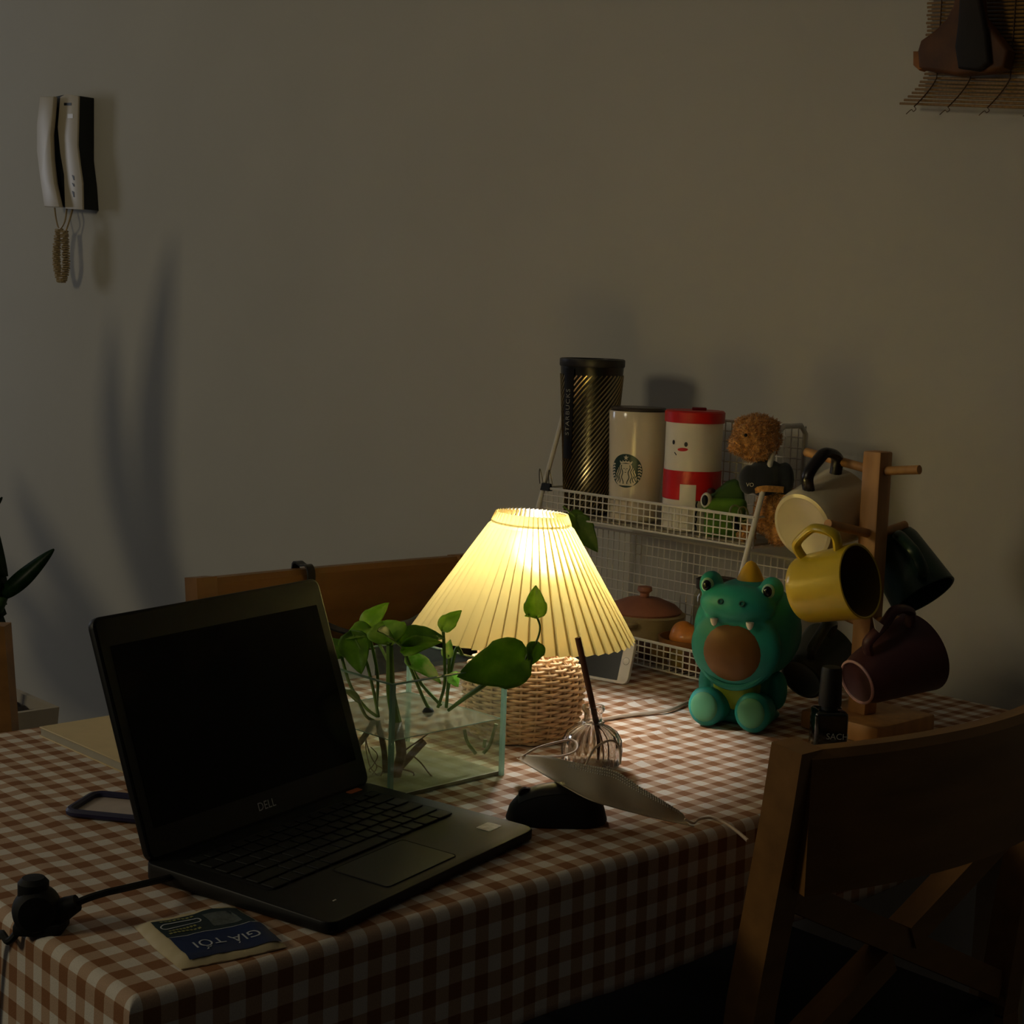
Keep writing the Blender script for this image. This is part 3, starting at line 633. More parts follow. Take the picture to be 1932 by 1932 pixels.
# ------------------------------------------------------------------ reed diffuser bottle
def diffuser():
    c = onz(1115, 1450); t = thing('diffuser_bottle', 'small fluted clear glass bottle in front of the lamp', 'bottle', (c.x, c.y, TZ))
    CG = mat('bottle_glass', (250, 248, 244), .03, trans=1.0, spec=.5)
    prof = [(.020, .002), (.030, .004), (.0335, .010), (.0345, .022), (.0335, .034), (.029, .043), (.021, .049), (.0135, .052), (.0105, .055), (.0105, .066), (.0125, .068), (.0138, .0715), (.0125, .074)]
    seg = 96; v, f = lathe(prof, seg)
    for i, p in enumerate(v):
        j = i // seg; a = 2 * pi * (i % seg) / seg
        if 1 <= j <= 7: k = 1 + .028 * cos(24 * a); p.x *= k; p.y *= k
    inner = [(r - .0022, z) for r, z in prof[1:]]; inner[0] = (.026, .007)
    vi, fi = lathe(list(reversed([(0.0001, .0065)] + inner)), seg); base_g = lathe([(0.0001, .002), prof[0]], seg)
    n0 = len(v); top0 = (len(prof) - 1) * seg
    br_ = [(top0 + i, top0 + (i + 1) % seg, n0 + (i + 1) % seg, n0 + i) for i in range(seg)]
    gv = v + vi; gf = f + [tuple(q + n0 for q in x) for x in fi] + br_
    obj('glass_body', join((gv, gf), base_g), CG, t, angle=60)
    obj('neck_ring', mv(tube([(.0125 * cos(2 * pi * i / 32), .0125 * sin(2 * pi * i / 32), .0555) for i in range(32)], .0012, 6, True), (0, 0, 0)), CG, t)
    obj('liquid', lathe([(0, .007), (.029, .0075), (.0312, .012), (.0315, .016), (0, .016)], 40), thinglass('diffuser_oil', (.97, .94, .88), .04, (200, 180, 140), 1.3, .05), t)
    s0, s1 = V(1090, 1203, c), Vector((c.x + .012, c.y - .010, TZ + .010))
    o = obj('diffuser_stick', tube([s1, s1.lerp(s0, .5), s0], .0036, 10), mat('reed_stick', (112, 70, 42), .65, var=.2, vscale=50)); tag(o, 'brown wooden stick standing in the glass bottle', 'stick')
diffuser()

# ------------------------------------------------------------------ mouse
def mouse():
    c = Vector((.552, .122, TZ)); t = thing('computer_mouse', 'black wireless mouse beside the laptop corner under the mask', 'mouse', c, atan2(cR.y, cR.x) + radians(4))
    n, m_ = 28, 16; v, f = [], []
    def sect(x):   # x -1 front (left) .. 1 back
        w_ = .031 * (1 - abs(x) ** 3.2) ** .42 * (1 + .06 * x) ; h = .037 * (1 - abs(x) ** 2.6) ** .5 * (1 - .16 * (x < 0) * abs(x)); return w_, max(h, .002)
    for i in range(n + 1):
        x = -.998 + 1.996 * i / n; w_, h = sect(x); w_ = max(w_, .003)
        for j in range(m_ + 1):
            a = pi * j / m_; v.append(Vector((x * .052, w_ * -cos(a) * (1 - .10 * sin(a)), .0015 + h * sin(a) ** .75)))
        v.append(Vector((x * .052, 0, .0012)))
    W_ = m_ + 2
    for i in range(n):
        for j in range(W_): k = (j + 1) % W_; f.append((i * W_ + j, i * W_ + k, (i + 1) * W_ + k, (i + 1) * W_ + j))
    f.append(tuple(range(W_))); f.append(tuple(reversed(range(n * W_, n * W_ + W_))))
    obj('shell', (v, f), BLACKM, t, angle=60)
    # top button plate, glossier, following the back of the shell
    pts = []
    for i in range(3, n - 2):
        x = -.998 + 1.996 * i / n; w_, h = sect(x); pts.append((x, w_, h))
    vv, ff = [], []; K = 8
    for x, w_, h in pts:
        for j in range(K + 1): a = pi * (.28 + .44 * j / K); vv.append(Vector((x * .052, w_ * -cos(a) * (1 - .10 * sin(a)), .0022 + h * sin(a) ** .75)))
    for i in range(len(pts) - 1):
        for j in range(K): f2 = (i * (K + 1) + j, i * (K + 1) + j + 1, (i + 1) * (K + 1) + j + 1, (i + 1) * (K + 1) + j); ff.append(f2)
    obj('top_cover', (vv, ff), mat('mouse_top', (26, 28, 30), .38), t)
    w_, h = sect(-.62); obj('scroll_wheel', mv(rot(lathe([(0, -.003), (.007, -.003), (.0078, 0), (.007, .003), (0, .003)], 20), pi / 2, 'X'), (-.62 * .052, 0, h - .0015)), mat('wheel_brown', (48, 30, 28), .6), t)
mouse()

# ------------------------------------------------------------------ face mask
def mask():
    t = thing('face_mask', 'folded white face mask lying over the mouse', 'mask', onz(1200, 1530))
    Lp = [(975, 1430, .775), (1010, 1452, .783), (1060, 1481, .792), (1110, 1508, .795), (1160, 1524, .783), (1210, 1537, .770), (1260, 1549, .760), (1310, 1559, .754)]
    Up = [(985, 1424, .776), (1030, 1426, .796), (1075, 1437, .806), (1120, 1446, .808), (1163, 1456, .804), (1205, 1484, .793), (1250, 1511, .780), (1289, 1536, .764)]
    A = smooth_path([onz(*p) for p in Lp], 5); B = smooth_path([onz(*p) for p in Up], 5)
    K = 10; v, f = [], []
    for a, b in zip(A, B):
        for j in range(K + 1):
            s = j / K; p = a.lerp(b, s); p.z -= .010 * sin(pi * s) * min(1, (b - a).length / .04); v.append(p)
    n = len(A)
    for i in range(n - 1):
        for j in range(K): f.append((i * (K + 1) + j, i * (K + 1) + j + 1, (i + 1) * (K + 1) + j + 1, (i + 1) * (K + 1) + j))
    MK = mat('mask_fabric', (222, 214, 196), .85, var=.04, bump=.1, bscale=500)
    nt = MK.node_tree; tl = nt.nodes.new('ShaderNodeBsdfTranslucent'); tl.inputs[0].default_value = lin((230, 222, 200)) + (1,); mx = nt.nodes.new('ShaderNodeMixShader'); mx.inputs[0].default_value = .58
    on = nt.nodes['Material Output']; nt.links.new(nt.nodes['Principled BSDF'].outputs[0], mx.inputs[1]); nt.links.new(tl.outputs[0], mx.inputs[2]); nt.links.new(mx.outputs[0], on.inputs[0])
    o = obj('inner_panel', (v, f), MK, t, world=True, angle=180); s_ = o.modifiers.new('thickness', 'SOLIDIFY'); s_.thickness = .0008; s_.offset = 0
    # outer panel: folds down under the rim to the table
    v2, f2 = [], []
    for i, (a, b) in enumerate(zip(A, B)):
        e = sin(pi * i / (n - 1)); low = b + cF * .018 * e; low.z = max(TZ + .004, b.z - .034 * e - .002)
        for j in range(5): s = j / 4; p = b.lerp(low, s) + cF * .006 * e * sin(pi * s); v2.append(p)
    for i in range(n - 1):
        for j in range(4): f2.append((i * 5 + j, i * 5 + j + 1, (i + 1) * 5 + j + 1, (i + 1) * 5 + j))
    o = obj('outer_panel', (v2, f2), MK, t, world=True, angle=180); s_ = o.modifiers.new('thickness', 'SOLIDIFY'); s_.thickness = .0012; s_.offset = 0
    # rim with pressed dots
    dots = []
    for k in range(3):
        for i in range(10, n - 2):
            for q in (0, .5):
                a, b = A[i].lerp(A[i + 1], q), B[i].lerp(B[i + 1], q); s = .975 - .045 * k
                p = a.lerp(b, s); p.z -= .010 * sin(pi * s) * min(1, (b - a).length / .04) - .0009; dots.append(ball(.0009, p, 6, 4))
    o = obj('pressed_dots', join(*dots), mat('mask_dots', (236, 230, 214), .7), t, world=True); o['kind'] = 'stuff'
    LP = mat('ear_loop', (214, 190, 165), .6)
    ll = [(985, 1428, .778), (1012, 1412, .785), (1045, 1402, .79), (1076, 1396, .79), (1089, 1404, .788), (1084, 1418, .784), (1055, 1427, .78), (1020, 1427, .778), (985, 1430, .776)]
    obj('ear_loop', tube(smooth_path([onz(*p) for p in ll], 5), .0013, 6), LP, t, world=True)
    ll = [(1104, 1446, .807), (1112, 1428, .812), (1124, 1410, .818), (1146, 1398, .82), (1160, 1399, .818), (1169, 1412, .812), (1170, 1440, .806)]
    obj('ear_loop', tube(smooth_path([onz(*p) for p in ll], 5), .0013, 6), LP, t, world=True)
    ll = [(1292, 1545, .762), (1308, 1553, .757), (1318, 1546, .757), (1340, 1543, .755), (1366, 1552, .754), (1390, 1568, .752), (1411, 1586, .748)]
    obj('ear_loop', tube(smooth_path([onz(*p) for p in ll], 5), lambda s: .0013 + .0014 * max(0, s - .55), 6), LP, t, world=True)
mask()
# ------------------------------------------------------------------ wire rack
RY0, RY1 = .42, .865; XF0, XB, XT = 1.15, 1.33, 1.268; ZT = 1.123; XU = 1.222; ZU = .948; RU = .992; ZLO = .757; RLO = .796; BLO = .922
def rack():
    t = thing('wire_rack', 'white two-tier wire rack standing against the wall', 'rack', (1.24, .64, TZ))
    for y in (RY0, RY1):
        pts = smooth_path([(XF0, y, TZ + .004), (XF0 + .002, y, TZ + .02), (XT - .004, y, ZT - .012), (XT + .010, y, ZT), (XB - .012, y, ZT), (XB, y, ZT - .012), (XB, y, TZ + .02), (XB, y, TZ + .004)], 1)
        obj('side_frame', tube(pts, .0042, 10), WIRE, t, world=True)
    r = .0011
    def grid(p0, du, dv, nu, nv):
        g = []
        for i in range(nu + 1): a = Vector(p0) + Vector(du) * (i / nu); g.append(tube([a, a + Vector(dv)], r, 5))
        for j in range(nv + 1): a = Vector(p0) + Vector(dv) * (j / nv); g.append(tube([a, a + Vector(du)], r, 5))
        return join(*g)
    W_ = RY1 - RY0
    def basket(nm, xf_, z0, zr, zb):
        for name, p0, du, dv, nu, nv in (('front_mesh', (xf_, RY0, z0), (0, W_, 0), (0, 0, zr - z0), 35, 4), ('back_mesh', (XB, RY0, z0), (0, W_, 0), (0, 0, zb - z0), 35, int((zb - z0) / .0155)),
                                         ('floor_mesh', (xf_, RY0, z0), (0, W_, 0), (XB - xf_, 0, 0), 35, 6)):
            o = obj(name, grid(p0, du, dv, nu, nv), WIRE, t, world=True); o['kind'] = 'stuff'
        obj('rim_wire', tube([(XB, RY0, zb), (XB, RY1, zb)], .0022, 6), WIRE, t, world=True)
        obj('rim_wire', tube([(xf_, RY0, zr), (xf_, RY1, zr)], .0024, 6), WIRE, t, world=True)
        obj('rim_wire', tube([(xf_, RY0, z0), (xf_, RY1, z0)], .0016, 6), WIRE, t, world=True)
        for y in (RY0, RY1): obj('rim_wire', tube([(xf_, y, zr), (XB, y, zr)], .0018, 6), WIRE, t, world=True); obj('rim_wire', tube([(xf_, y, z0), (XB, y, z0)], .0018, 6), WIRE, t, world=True)
    basket('upper', XU, ZU, RU, ZT - .003); basket('lower', XF0 + .004, ZLO, RLO, BLO)
    obj('shelf_liner', box(XB - XU - .008, W_ - .01, .003, c=((XB + XU) / 2, (RY0 + RY1) / 2, ZU + .0032)), mat('clear_liner', (150, 140, 120), .4), t, world=True)
rack()
SH = ZU + .0052   # standing height on the upper shelf
def rx(u, v, X): d = ray(u, v); return CAM + d * ((X - CAM.x) / d.x)

# ------------------------------------------------------------------ cups on the upper shelf
def face_rot(p, extra=0):  # rotate local -Y to face the camera
    d = CAM - Vector(p); return atan2(d.y, d.x) + pi / 2 + extra
def tumbler():
    p = rx(1118, 678, 1.272); R1, R0 = .0525, .037; H = p.z - SH
    t = thing('steel_tumbler', 'tall dark tumbler with golden spiral grooves on the wire rack', 'tumbler', (1.272, p.y, SH), face_rot(p))
    def r(z): return R0 + (R1 - R0) * (z / H) ** 1.15
    DK = mat('gunmetal', (64, 62, 58), .28, .85, var=.1, vscale=12)
    obj('body', lathe([(0, 0), (R0 - .003, 0), (R0, .003)] + [(r(z), z) for z in [H * k / 16 for k in range(1, 17)]] + [(R1 - .003, H + .001), (R1 - .004, H - .004), (0, H - .004)], 64), DK, t)
    obj('lid_rim', lathe([(R1 - .0005, H - .012), (R1 + .0008, H - .010), (R1 + .0008, H), (R1 - .002, H + .0015), (R1 - .006, H + .0015)], 64), mat('dark_lid', (40, 38, 40), .4), t)
    g = []
    NR = 38; z0, z1 = .004, H * .90; turn = -3.9
    for k in range(NR):
        pts = []
        for i in range(41):
            s = i / 40; z = z0 + (z1 - z0) * s; a = 2 * pi * k / NR + turn * s * -1.0; pts.append((r(z) * cos(a), r(z) * sin(a), z))
        g.append(tube(pts, .0017, 5))
    o = obj('spiral_ridges', join(*g), mat('brass_ridge', (176, 158, 116), .25, .9), t); o['kind'] = 'stuff'
    # plain band with lettering at the left
    band = [(x, y) for x in (0, 1) for y in (0, 1)]
    vv = []; ff = []
    for i in range(7):
        for j in range(13): vv.append(Vector((-.049 + .020 * i / 6, H * .36 + H * .58 * j / 12, 0)))
    ff = [(i * 13 + j, (i + 1) * 13 + j, (i + 1) * 13 + j + 1, i * 13 + j + 1) for i in range(6) for j in range(12)]
    obj('label_band', wrap((vv, ff), r, .0026), mat('dark_band', (44, 42, 42), .3, .6), t)
    obj('lettering', wrap(mv(rot(text_geo('STARBUCKS', .0125, spacing=1.15), pi / 2, 'Z'), (-.0385, H * .66, 0)), r, .0032), mat('silver_letters', (170, 165, 150), .35, .3), t)['label'] = 'vertical silver lettering'
tumbler()
CERAM = mat('cream_ceramic', (226, 214, 190), .18, spec=.5, coat=.3)
def white_mug():
    p = rx(1205, 775, 1.272); H = p.z - SH; R1, R0 = .0465, .040
    t = thing('ceramic_tumbler', 'cream ceramic tumbler with a round green emblem on the rack', 'tumbler', (1.272, p.y, SH), face_rot(p))
    def r(z): return R0 + (R1 - R0) * (z / H)
    obj('body', lathe([(0, 0), (R0 - .004, 0), (R0, .004)] + [(r(z), z) for z in [H * k / 10 for k in range(1, 10)]] + [(R1, H - .002), (R1 - .001, H), (R1 - .004, H - .001), (R1 - .005, H - .02), (0, H - .03)], 64), CERAM, t)
    obj('lid', lathe([(R1 - .0045, H - .004), (R1 - .002, H + .003), (R1 - .004, H + .006), (0, H + .0065)], 48), mat('smoke_lid', (60, 52, 46), .35), t)
    zc = H * .47; R = .0265; xo = -.0165
    EG = mat('emblem_green', (34, 58, 48), .4); EC = mat('emblem_cream', (222, 212, 190), .4)
    def pr(g, off): return wrap(mv(g, (xo, zc, 0)), r, off)
    em = obj('emblem', pr(disc2d(0, 0, R, n=48, rings=8), .0004), EG, t); em['label'] = 'round green emblem of a crowned figure with wavy hair'
    s = R
    def wv(x, q): return x + .05 * sin(q * 11 + x * 9)
    mass = []; nn = 16                                                        # pale hair mass and body
    for i in range(nn + 1):
        q = i / nn; y = .42 - 1.30 * q; hw_ = .30 + .38 * sin(min(1, q * 1.5) * pi / 2) if q < .8 else .68 - (q - .8) * 1.1
        mass += [Vector((hw_ * s * (-1 + 2 * k / 8), y * s, 0)) for k in range(9)]
    parts = [(mass, [(9 * i + k, 9 * i + k + 1, 9 * i + k + 10, 9 * i + k + 9) for i in range(nn) for k in range(8)])]
    for sg in (-1, 1):
        for k in range(6): y = (-.52 + .17 * k) * s; x1 = sqrt(max(0, (.96 * s) ** 2 - y * y)); x0 = .74 * s; parts.append(strip2d(curvepts(lambda q: (sg * (x0 + (x1 - x0) * q), y + .05 * s * sin(q * 4)), 6), .075 * s))
    parts.append(strip2d([(-.36 * s, .46 * s), (0, .52 * s), (.36 * s, .46 * s)], .09 * s))          # crown
    for k in range(-2, 3): parts.append(([Vector((k * .16 * s - .07 * s, .50 * s, 0)), Vector((k * .16 * s + .07 * s, .50 * s, 0)), Vector((k * .2 * s, .66 * s - .03 * abs(k) * s, 0))], [(0, 1, 2)]))
    st = [Vector(((.17 if i % 2 == 0 else .07) * s * cos(pi / 2 + pi * i / 5), .78 * s + (.17 if i % 2 == 0 else .07) * s * sin(pi / 2 + pi * i / 5), 0)) for i in range(10)]
    parts.append(([Vector((0, .78 * s, 0))] + st, [(0, 1 + i, 1 + (i + 1) % 10) for i in range(10)]))
    obj('emblem_figure', pr(join(*parts), .0008), EC, em)
    fc = [disc2d(-.09 * s, .13 * s, .05 * s, .022 * s, 10, 1), disc2d(.09 * s, .13 * s, .05 * s, .022 * s, 10, 1), disc2d(0, -.09 * s, .06 * s, .022 * s, 10, 1), strip2d([(.0, .12 * s), (.03 * s, .0)], .022 * s)]
    for sg in (-1, 1):
        for k in range(4):
            x0 = .25 + .125 * k; parts_y0 = .34 - .05 * k
            fc.append(strip2d(curvepts(lambda q: (sg * s * (x0 - (.10 if k == 0 else .02) * q + .045 * sin(q * 12 + k * .6)), s * (parts_y0 - q * (1.12 - .10 * k))), 18), .055 * s))
    obj('emblem_face', pr(join(*fc), .0012), EG, em)
white_mug()
def red_tumbler():
    p = rx(1312, 772, 1.272); H = p.z - SH; R = .0445
    t = thing('red_white_tumbler', 'red and white tumbler with a printed pouting face', 'tumbler', (1.272, p.y, SH), face_rot(p))
    WH = mat('tumbler_white', (228, 222, 206), .4); RD = mat('tumbler_red', (190, 24, 24), .4)
    z1, z2, z3 = H * .26, H * .50, H - .020
    obj('white_base', lathe([(0, 0), (R - .004, 0), (R - .001, .003), (R - .001, z1)], 56), WH, t)
    obj('red_sleeve', lathe([(R - .001, z1), (R, z1 + .001), (R, z2), (R - .001, z2)], 56), RD, t)
    obj('white_top', lathe([(R - .001, z2), (R - .001, z3)], 56), WH, t)
    ld = obj('lid', lathe([(R - .001, z3), (R + .0012, z3 + .0005), (R + .0015, z3 + .016), (R - .001, z3 + .0185), (0, z3 + .0185)], 56), RD, t)
    obj('lid_tab', box(.022, .016, .004, .001, c=(.006, .01, z3 + .0205)), mat('dark_red', (120, 16, 18), .4), ld)
    BK = mat('print_black', (26, 24, 24), .5); zf = z2 + (z3 - z2) * .50
    def pr(g, o=.0004): return wrap(g, R - .001, o)
    obj('printed_eye', pr(disc2d(-.0330, zf + .0065, .0026, .0036, 16, 2)), BK, t); obj('printed_eye', pr(disc2d(-.0115, zf + .0045, .0028, .0036, 16, 2)), BK, t)
    obj('printed_mouth', pr(mv(rot(disc2d(0, 0, .0085, .0026, 24, 3), .06, 'Z'), (-.0165, zf - .0035, 0))), RD, t)
    obj('printed_mark', pr(strip2d([(-.0305, zf - .0085), (-.0265, zf - .0125)], .0016)), BK, t)
    obj('printed_panel', pr(([Vector((-.0175 + .024 * i / 8, z1 * (.06 + 1.45 * j / 8), 0)) for i in range(9) for j in range(9)], [(i * 9 + j, (i + 1) * 9 + j, (i + 1) * 9 + j + 1, i * 9 + j + 1) for i in range(8) for j in range(8)]), .0016), WH, t)
    obj('printed_line', pr(strip2d(curvepts(lambda q: (.0085 + .0008 * sin(q * 20), z1 * (.05 + q * .95)), 16), .0022), .002), BK, t)
red_tumbler()
FUR = mat('curly_fur', (196, 140, 72), .95, var=.35, vscale=220, bump=.5, bscale=500, sheen=.5)
def tufts(parent, src, n, L, seed, m):
    rnd = random.Random(seed); g = []; me = src.data; vs_ = me.vertices
    for k in range(n):
        vt = vs_[rnd.randrange(len(vs_))]; p = vt.co; nn = vt.normal; sd = nn.orthogonal().normalized(); sd.rotate(Matrix.Rotation(rnd.uniform(0, 6.28), 3, nn)); b = nn.cross(sd)
        a = p + (nn * .8 + sd * rnd.uniform(.1, .9)).normalized() * L * rnd.uniform(.6, 1.2); w_ = .0007
        g.append(([p + sd * w_, p - sd * .5 * w_ + b * w_, p - sd * .5 * w_ - b * w_, a], [(0, 1, 3), (1, 2, 3), (2, 0, 3)]))
    o = obj('fur', join(*g), m, parent); o['kind'] = 'stuff'; return o
def teddy():
    p = rx(1452, 1020, 1.268); t = thing('teddy_bear', 'small curly brown teddy bear in a navy shirt on the rack', 'plush toy', (1.268, p.y, SH), face_rot(p, radians(-30)))
    P0 = Vector((1.268, p.y, 0))
    def v(u, w_, d=0): return V(u, w_, P0 + cF * d)
    k = .00078
    hd_ = blob('head', [ball((.036, .033, .034), v(1428, 826), 20, 12), ball((.017, .017, .015), v(1396, 838, -.01), 14, 8), ball(.012, v(1402, 802), 12, 8), ball(.012, v(1455, 806), 12, 8)], FUR, t, .0026, 2, world=True, disp=.0032, dscale=170)
    bd_ = blob('body', [ball((.028, .026, .036), v(1457, 968), 18, 12), ball((.012, .016, .016), v(1408, 1008, .004), 12, 8), ball((.017, .02, .022), v(1470, 1002, -.016), 12, 8), ball((.012, .012, .03), v(1482, 945, -.005), 12, 8)], FUR, t, .0028, 2, world=True, disp=.0022, dscale=150)
    blob('shirt', [ball((.033, .028, .028), v(1445, 902), 18, 12), ball((.014, .015, .022), v(1412, 905, -.012), 12, 8), ball((.014, .015, .026), v(1480, 905, -.008), 12, 8)], mat('navy_shirt', (24, 28, 38), .9, sheen=.3), t, .0028, 4, world=True)
    obj('eye', ball(.0026, v(1407, 821, -.034), 10, 6), BLACKM, t, world=True); obj('eye', ball(.0026, v(1391, 816, -.006), 10, 6), BLACKM, t, world=True)
    tufts(hd_, hd_, 2600, .005, 1, FUR); tufts(bd_, bd_, 1800, .004, 2, FUR)
    obj('shirt_hem', ribbon(smooth_path([v(1425, 925, -.022), v(1445, 922, -.030), v(1478, 924, -.022)], 5), Z, .009, .002), FUR, t, world=True)
    obj('shirt_print', xf(text_geo('VO', .008), axis_m(-cF, cR, v(1415, 915, -.031))), WHITEP, t, world=True)
teddy()
def frog():
    p = rx(1368, 1000, 1.262); t = thing('green_frog_pouch', 'green frog shaped pouch with round eyes behind the rack front', 'pouch', (1.262, p.y, SH), face_rot(p, radians(-25)))
    P0 = Vector((1.262, p.y, 0))
    def v(u, w_, d=0): return V(u, w_, P0 + cF * d)
    GR = mat('frog_green', (86, 128, 34), .75, var=.1, vscale=60); GD = mat('frog_green_dark', (52, 84, 30), .75)
    blob('body', [xf(box(.062, .040, .046, .012, 3), axis_m(Z, cR, v(1368, 990))), xf(box(.066, .044, .026, .010, 3), axis_m(Z, cR, v(1366, 953)))], GR, t, .0028, 6, world=True)
    blob('flap', [xf(rprism([(-.030, -.012), (.030, -.012), (.026, .006), (.016, .022), (.004, .018)], -.014, .014, .003), basis(cR, Z, -cF, v(1368, 930)))], GD, t, .0028, 5, world=True)
    for u, w_ in ((1333, 944),):
        e = obj('eye', ball((.009, .009, .012), v(u, w_, -.014), 16, 10), MATS['tumbler_white'], t, world=True)
        obj('pupil', xf(ball((.005, .005, .0080), v(u - 3, w_, -.0205), 12, 8), t.matrix_basis.inverted()), BLACKM, e)
    obj('cheek', ball((.007, .004, .004), v(1338, 964, -.018), 12, 8), MATS['tumbler_white'], t, world=True)
    obj('brow', ball((.008, .005, .004), v(1342, 926, -.016), 12, 8), mat('dark_red_brow', (70, 24, 30), .8), t, world=True)
    k = thing('keyring', 'metal keyring with a dark fob hooked over the rack rim', 'keyring', v(1392, 985, -.046))
    for u, r_ in ((1388, .010), (1402, .008)): obj('ring', xf(tube([(r_ * cos(a), r_ * 1.3 * sin(a), 0) for a in [2 * pi * i / 20 for i in range(20)]], .0016, 5, True), axis_m(cv(.4, .2, 1), None, v(u, 970, -.047))), mat('green_metal', (150, 158, 110), .35, .6), k, world=True)
    obj('fob', tube(smooth_path([v(1390, 975, -.050), v(1386, 988, -.053), v(1394, 1000, -.053)], 4), lambda s: .003 + .003 * s, 8), BLACKM, k, world=True)
frog()
def clip():
    t = thing('binder_clip', 'small binder clip gripping the upper rack rim', 'clip', (XU, .855, RU))
    b = Vector((XU, .855, RU + .002))
    obj('clip_body', xf(rprism([(-.005, -.006), (.005, -.006), (.0015, .006), (-.0015, .006)], -.010, .010), basis((1, 0, 0), (0, 0, 1), (0, -1, 0), b)), BLACKM, t, world=True)
    for s in (-1, 1):
        pts = smooth_path([(XU - .001, .855 + s * .011 - .004, RU + .006), (XU - .004, .855 + s * .011 - .003, RU + .02), (XU - .006, .855 + s * .011, RU + .031), (XU - .004, .855 + s * .011 + .003, RU + .02), (XU - .001, .855 + s * .011 + .004, RU + .006)], 4)
        obj('clip_handle', tube(pts, .0008, 5), mat('steel_wire', (110, 105, 95), .35, .8), t, world=True)
clip()
def sprig():
    a = rx(1078, 975, 1.215); t = thing('leaf_sprig', 'dark green leaf sprig hanging from the rack behind the lampshade', 'leaves', a)
    P0 = Vector((1.20, a.y, 0))
    def v(u, w_, d=0): return V(u, w_, P0 + cF * d)
    obj('stem', tube(smooth_path([v(1062, 955), v(1085, 975), v(1105, 1000), v(1118, 1030)], 5), .0016, 6), STEM, t, world=True)
    addleaf(t, v(1085, 978), v(1128, 1042, -.01), .036, cv(-.2, .3, 1), LEAFD); addleaf(t, v(1075, 972), v(1112, 1000), .028, cv(.3, .2, 1), LEAFD); addleaf(t, v(1100, 1000), v(1082, 1045), .026, cv(.1, .2, 1), LEAFD)
sprig()
# ------------------------------------------------------------------ things in the lower basket
ZB = ZLO + .0018
def lower_items():
    p = rx(1215, 1150, 1.252); t = thing('clay_pot', 'small clay pot with a pinkish lid in the lower basket', 'pot', (1.252, p.y, ZB), 0.3)
    CL = mat('pot_cream', (176, 156, 118), .6, var=.06); LD = mat('pot_lid', (160, 104, 84), .6, var=.08)
    obj('body', lathe([(0, 0), (.035, 0), (.052, .010), (.062, .030), (.064, .050), (.066, .054), (.062, .056), (0, .056)], 44), CL, t)
    l = obj('lid', lathe([(.058, .056), (.060, .059), (.050, .068), (.028, .077), (0, .080)], 44), LD, t)
    obj('knob', lathe([(0, .078), (.007, .080), (.007, .086), (.012, .090), (.011, .096), (0, .098)], 20), LD, l)
    for s in (-1, 1): obj('handle', mv(rot(tube(curvepts(lambda q: (.016 * cos(pi * q), .014 * sin(pi * q), 0), 10), .005, 8), -pi / 2 * s, 'Z'), (s * .062, 0, .046)), CL, t)
    p = rx(1290, 1200, 1.205); t = thing('wooden_bowl', 'brown wooden bowl holding a bread roll beside the clay pot', 'bowl', (1.213, p.y - .015, ZB), 0)
    BW = mat('bowl_wood', (124, 78, 34), .5, var=.15, vscale=30)
    obj('shell', lathe([(0, 0), (.026, 0), (.044, .012), (.053, .034), (.055, .044), (.052, .044), (.049, .034), (.040, .014), (.02, .006), (0, .006)], 40), BW, t)
    b0 = Vector((1.213, p.y - .015, ZB))
    o = blob('bread_roll', [ball((.034, .024, .020), (0, 0, 0), 18, 12), ball((.02, .02, .022), (.012, 0, .004), 14, 10)], mat('bread_crust', (196, 120, 44), .45, var=.3, vscale=40, coat=.3), None, .003, 4); o.location = b0 + Vector((0, .008, .040)); o.rotation_euler = (0, 0, 2.0)
    tag(o, 'golden bread roll in clear wrap in the wooden bowl', 'bread')
    o = obj('snack_bag', leafbag(.06, .05, .02), mat('yellow_foil', (176, 160, 92), .4, var=.15, vscale=30)); o.location = (1.275, .505, ZB + .070); o.rotation_euler = (1.25, .2, 1.9); tag(o, 'crumpled pale yellow snack bag behind the bread roll', 'bag')
    p = rx(1352, 1092, 1.275); t = thing('glass_jar', 'glass jar with a dark lid rim behind the dinosaur figurine', 'jar', (1.272, p.y - .006, ZB))
    H = p.z - ZB
    obj('jar_glass', lathe([(0, 0), (.034, 0), (.036, .004), (.036, H - .025), (.030, H - .014)], 36), thinglass('jar_glass', (.8, .78, .68), .25, (140, 128, 96), 1.45), t)
    obj('jar_lid', lathe([(.033, H - .014), (.0335, H), (.031, H + .001), (.029, H - .003), (0, H - .003)], 36), mat('jar_lid', (72, 60, 50), .4, .4), t)
    cols = [(96, 60, 34), (150, 124, 52), (110, 84, 40), (70, 40, 30), (134, 104, 48)]
    names = ['dark brown', 'mustard yellow', 'olive brown', 'maroon', 'ochre']
    for k in range(5):
        y = .475 + .033 * k; o = obj('snack_packet', leafbag(.030, .034, .010), mat('snack_%d' % k, cols[k], .45, var=.2, vscale=50)); o.location = (1.1655 + .002 * (k % 2), y, ZB + .0185); o.rotation_euler = (pi / 2 - .12, 0, pi / 2 + .1 * (-1) ** k)
        tag(o, names[k] + ' snack packet standing behind the lower basket front', 'packet', 'snack packets in the lower basket')
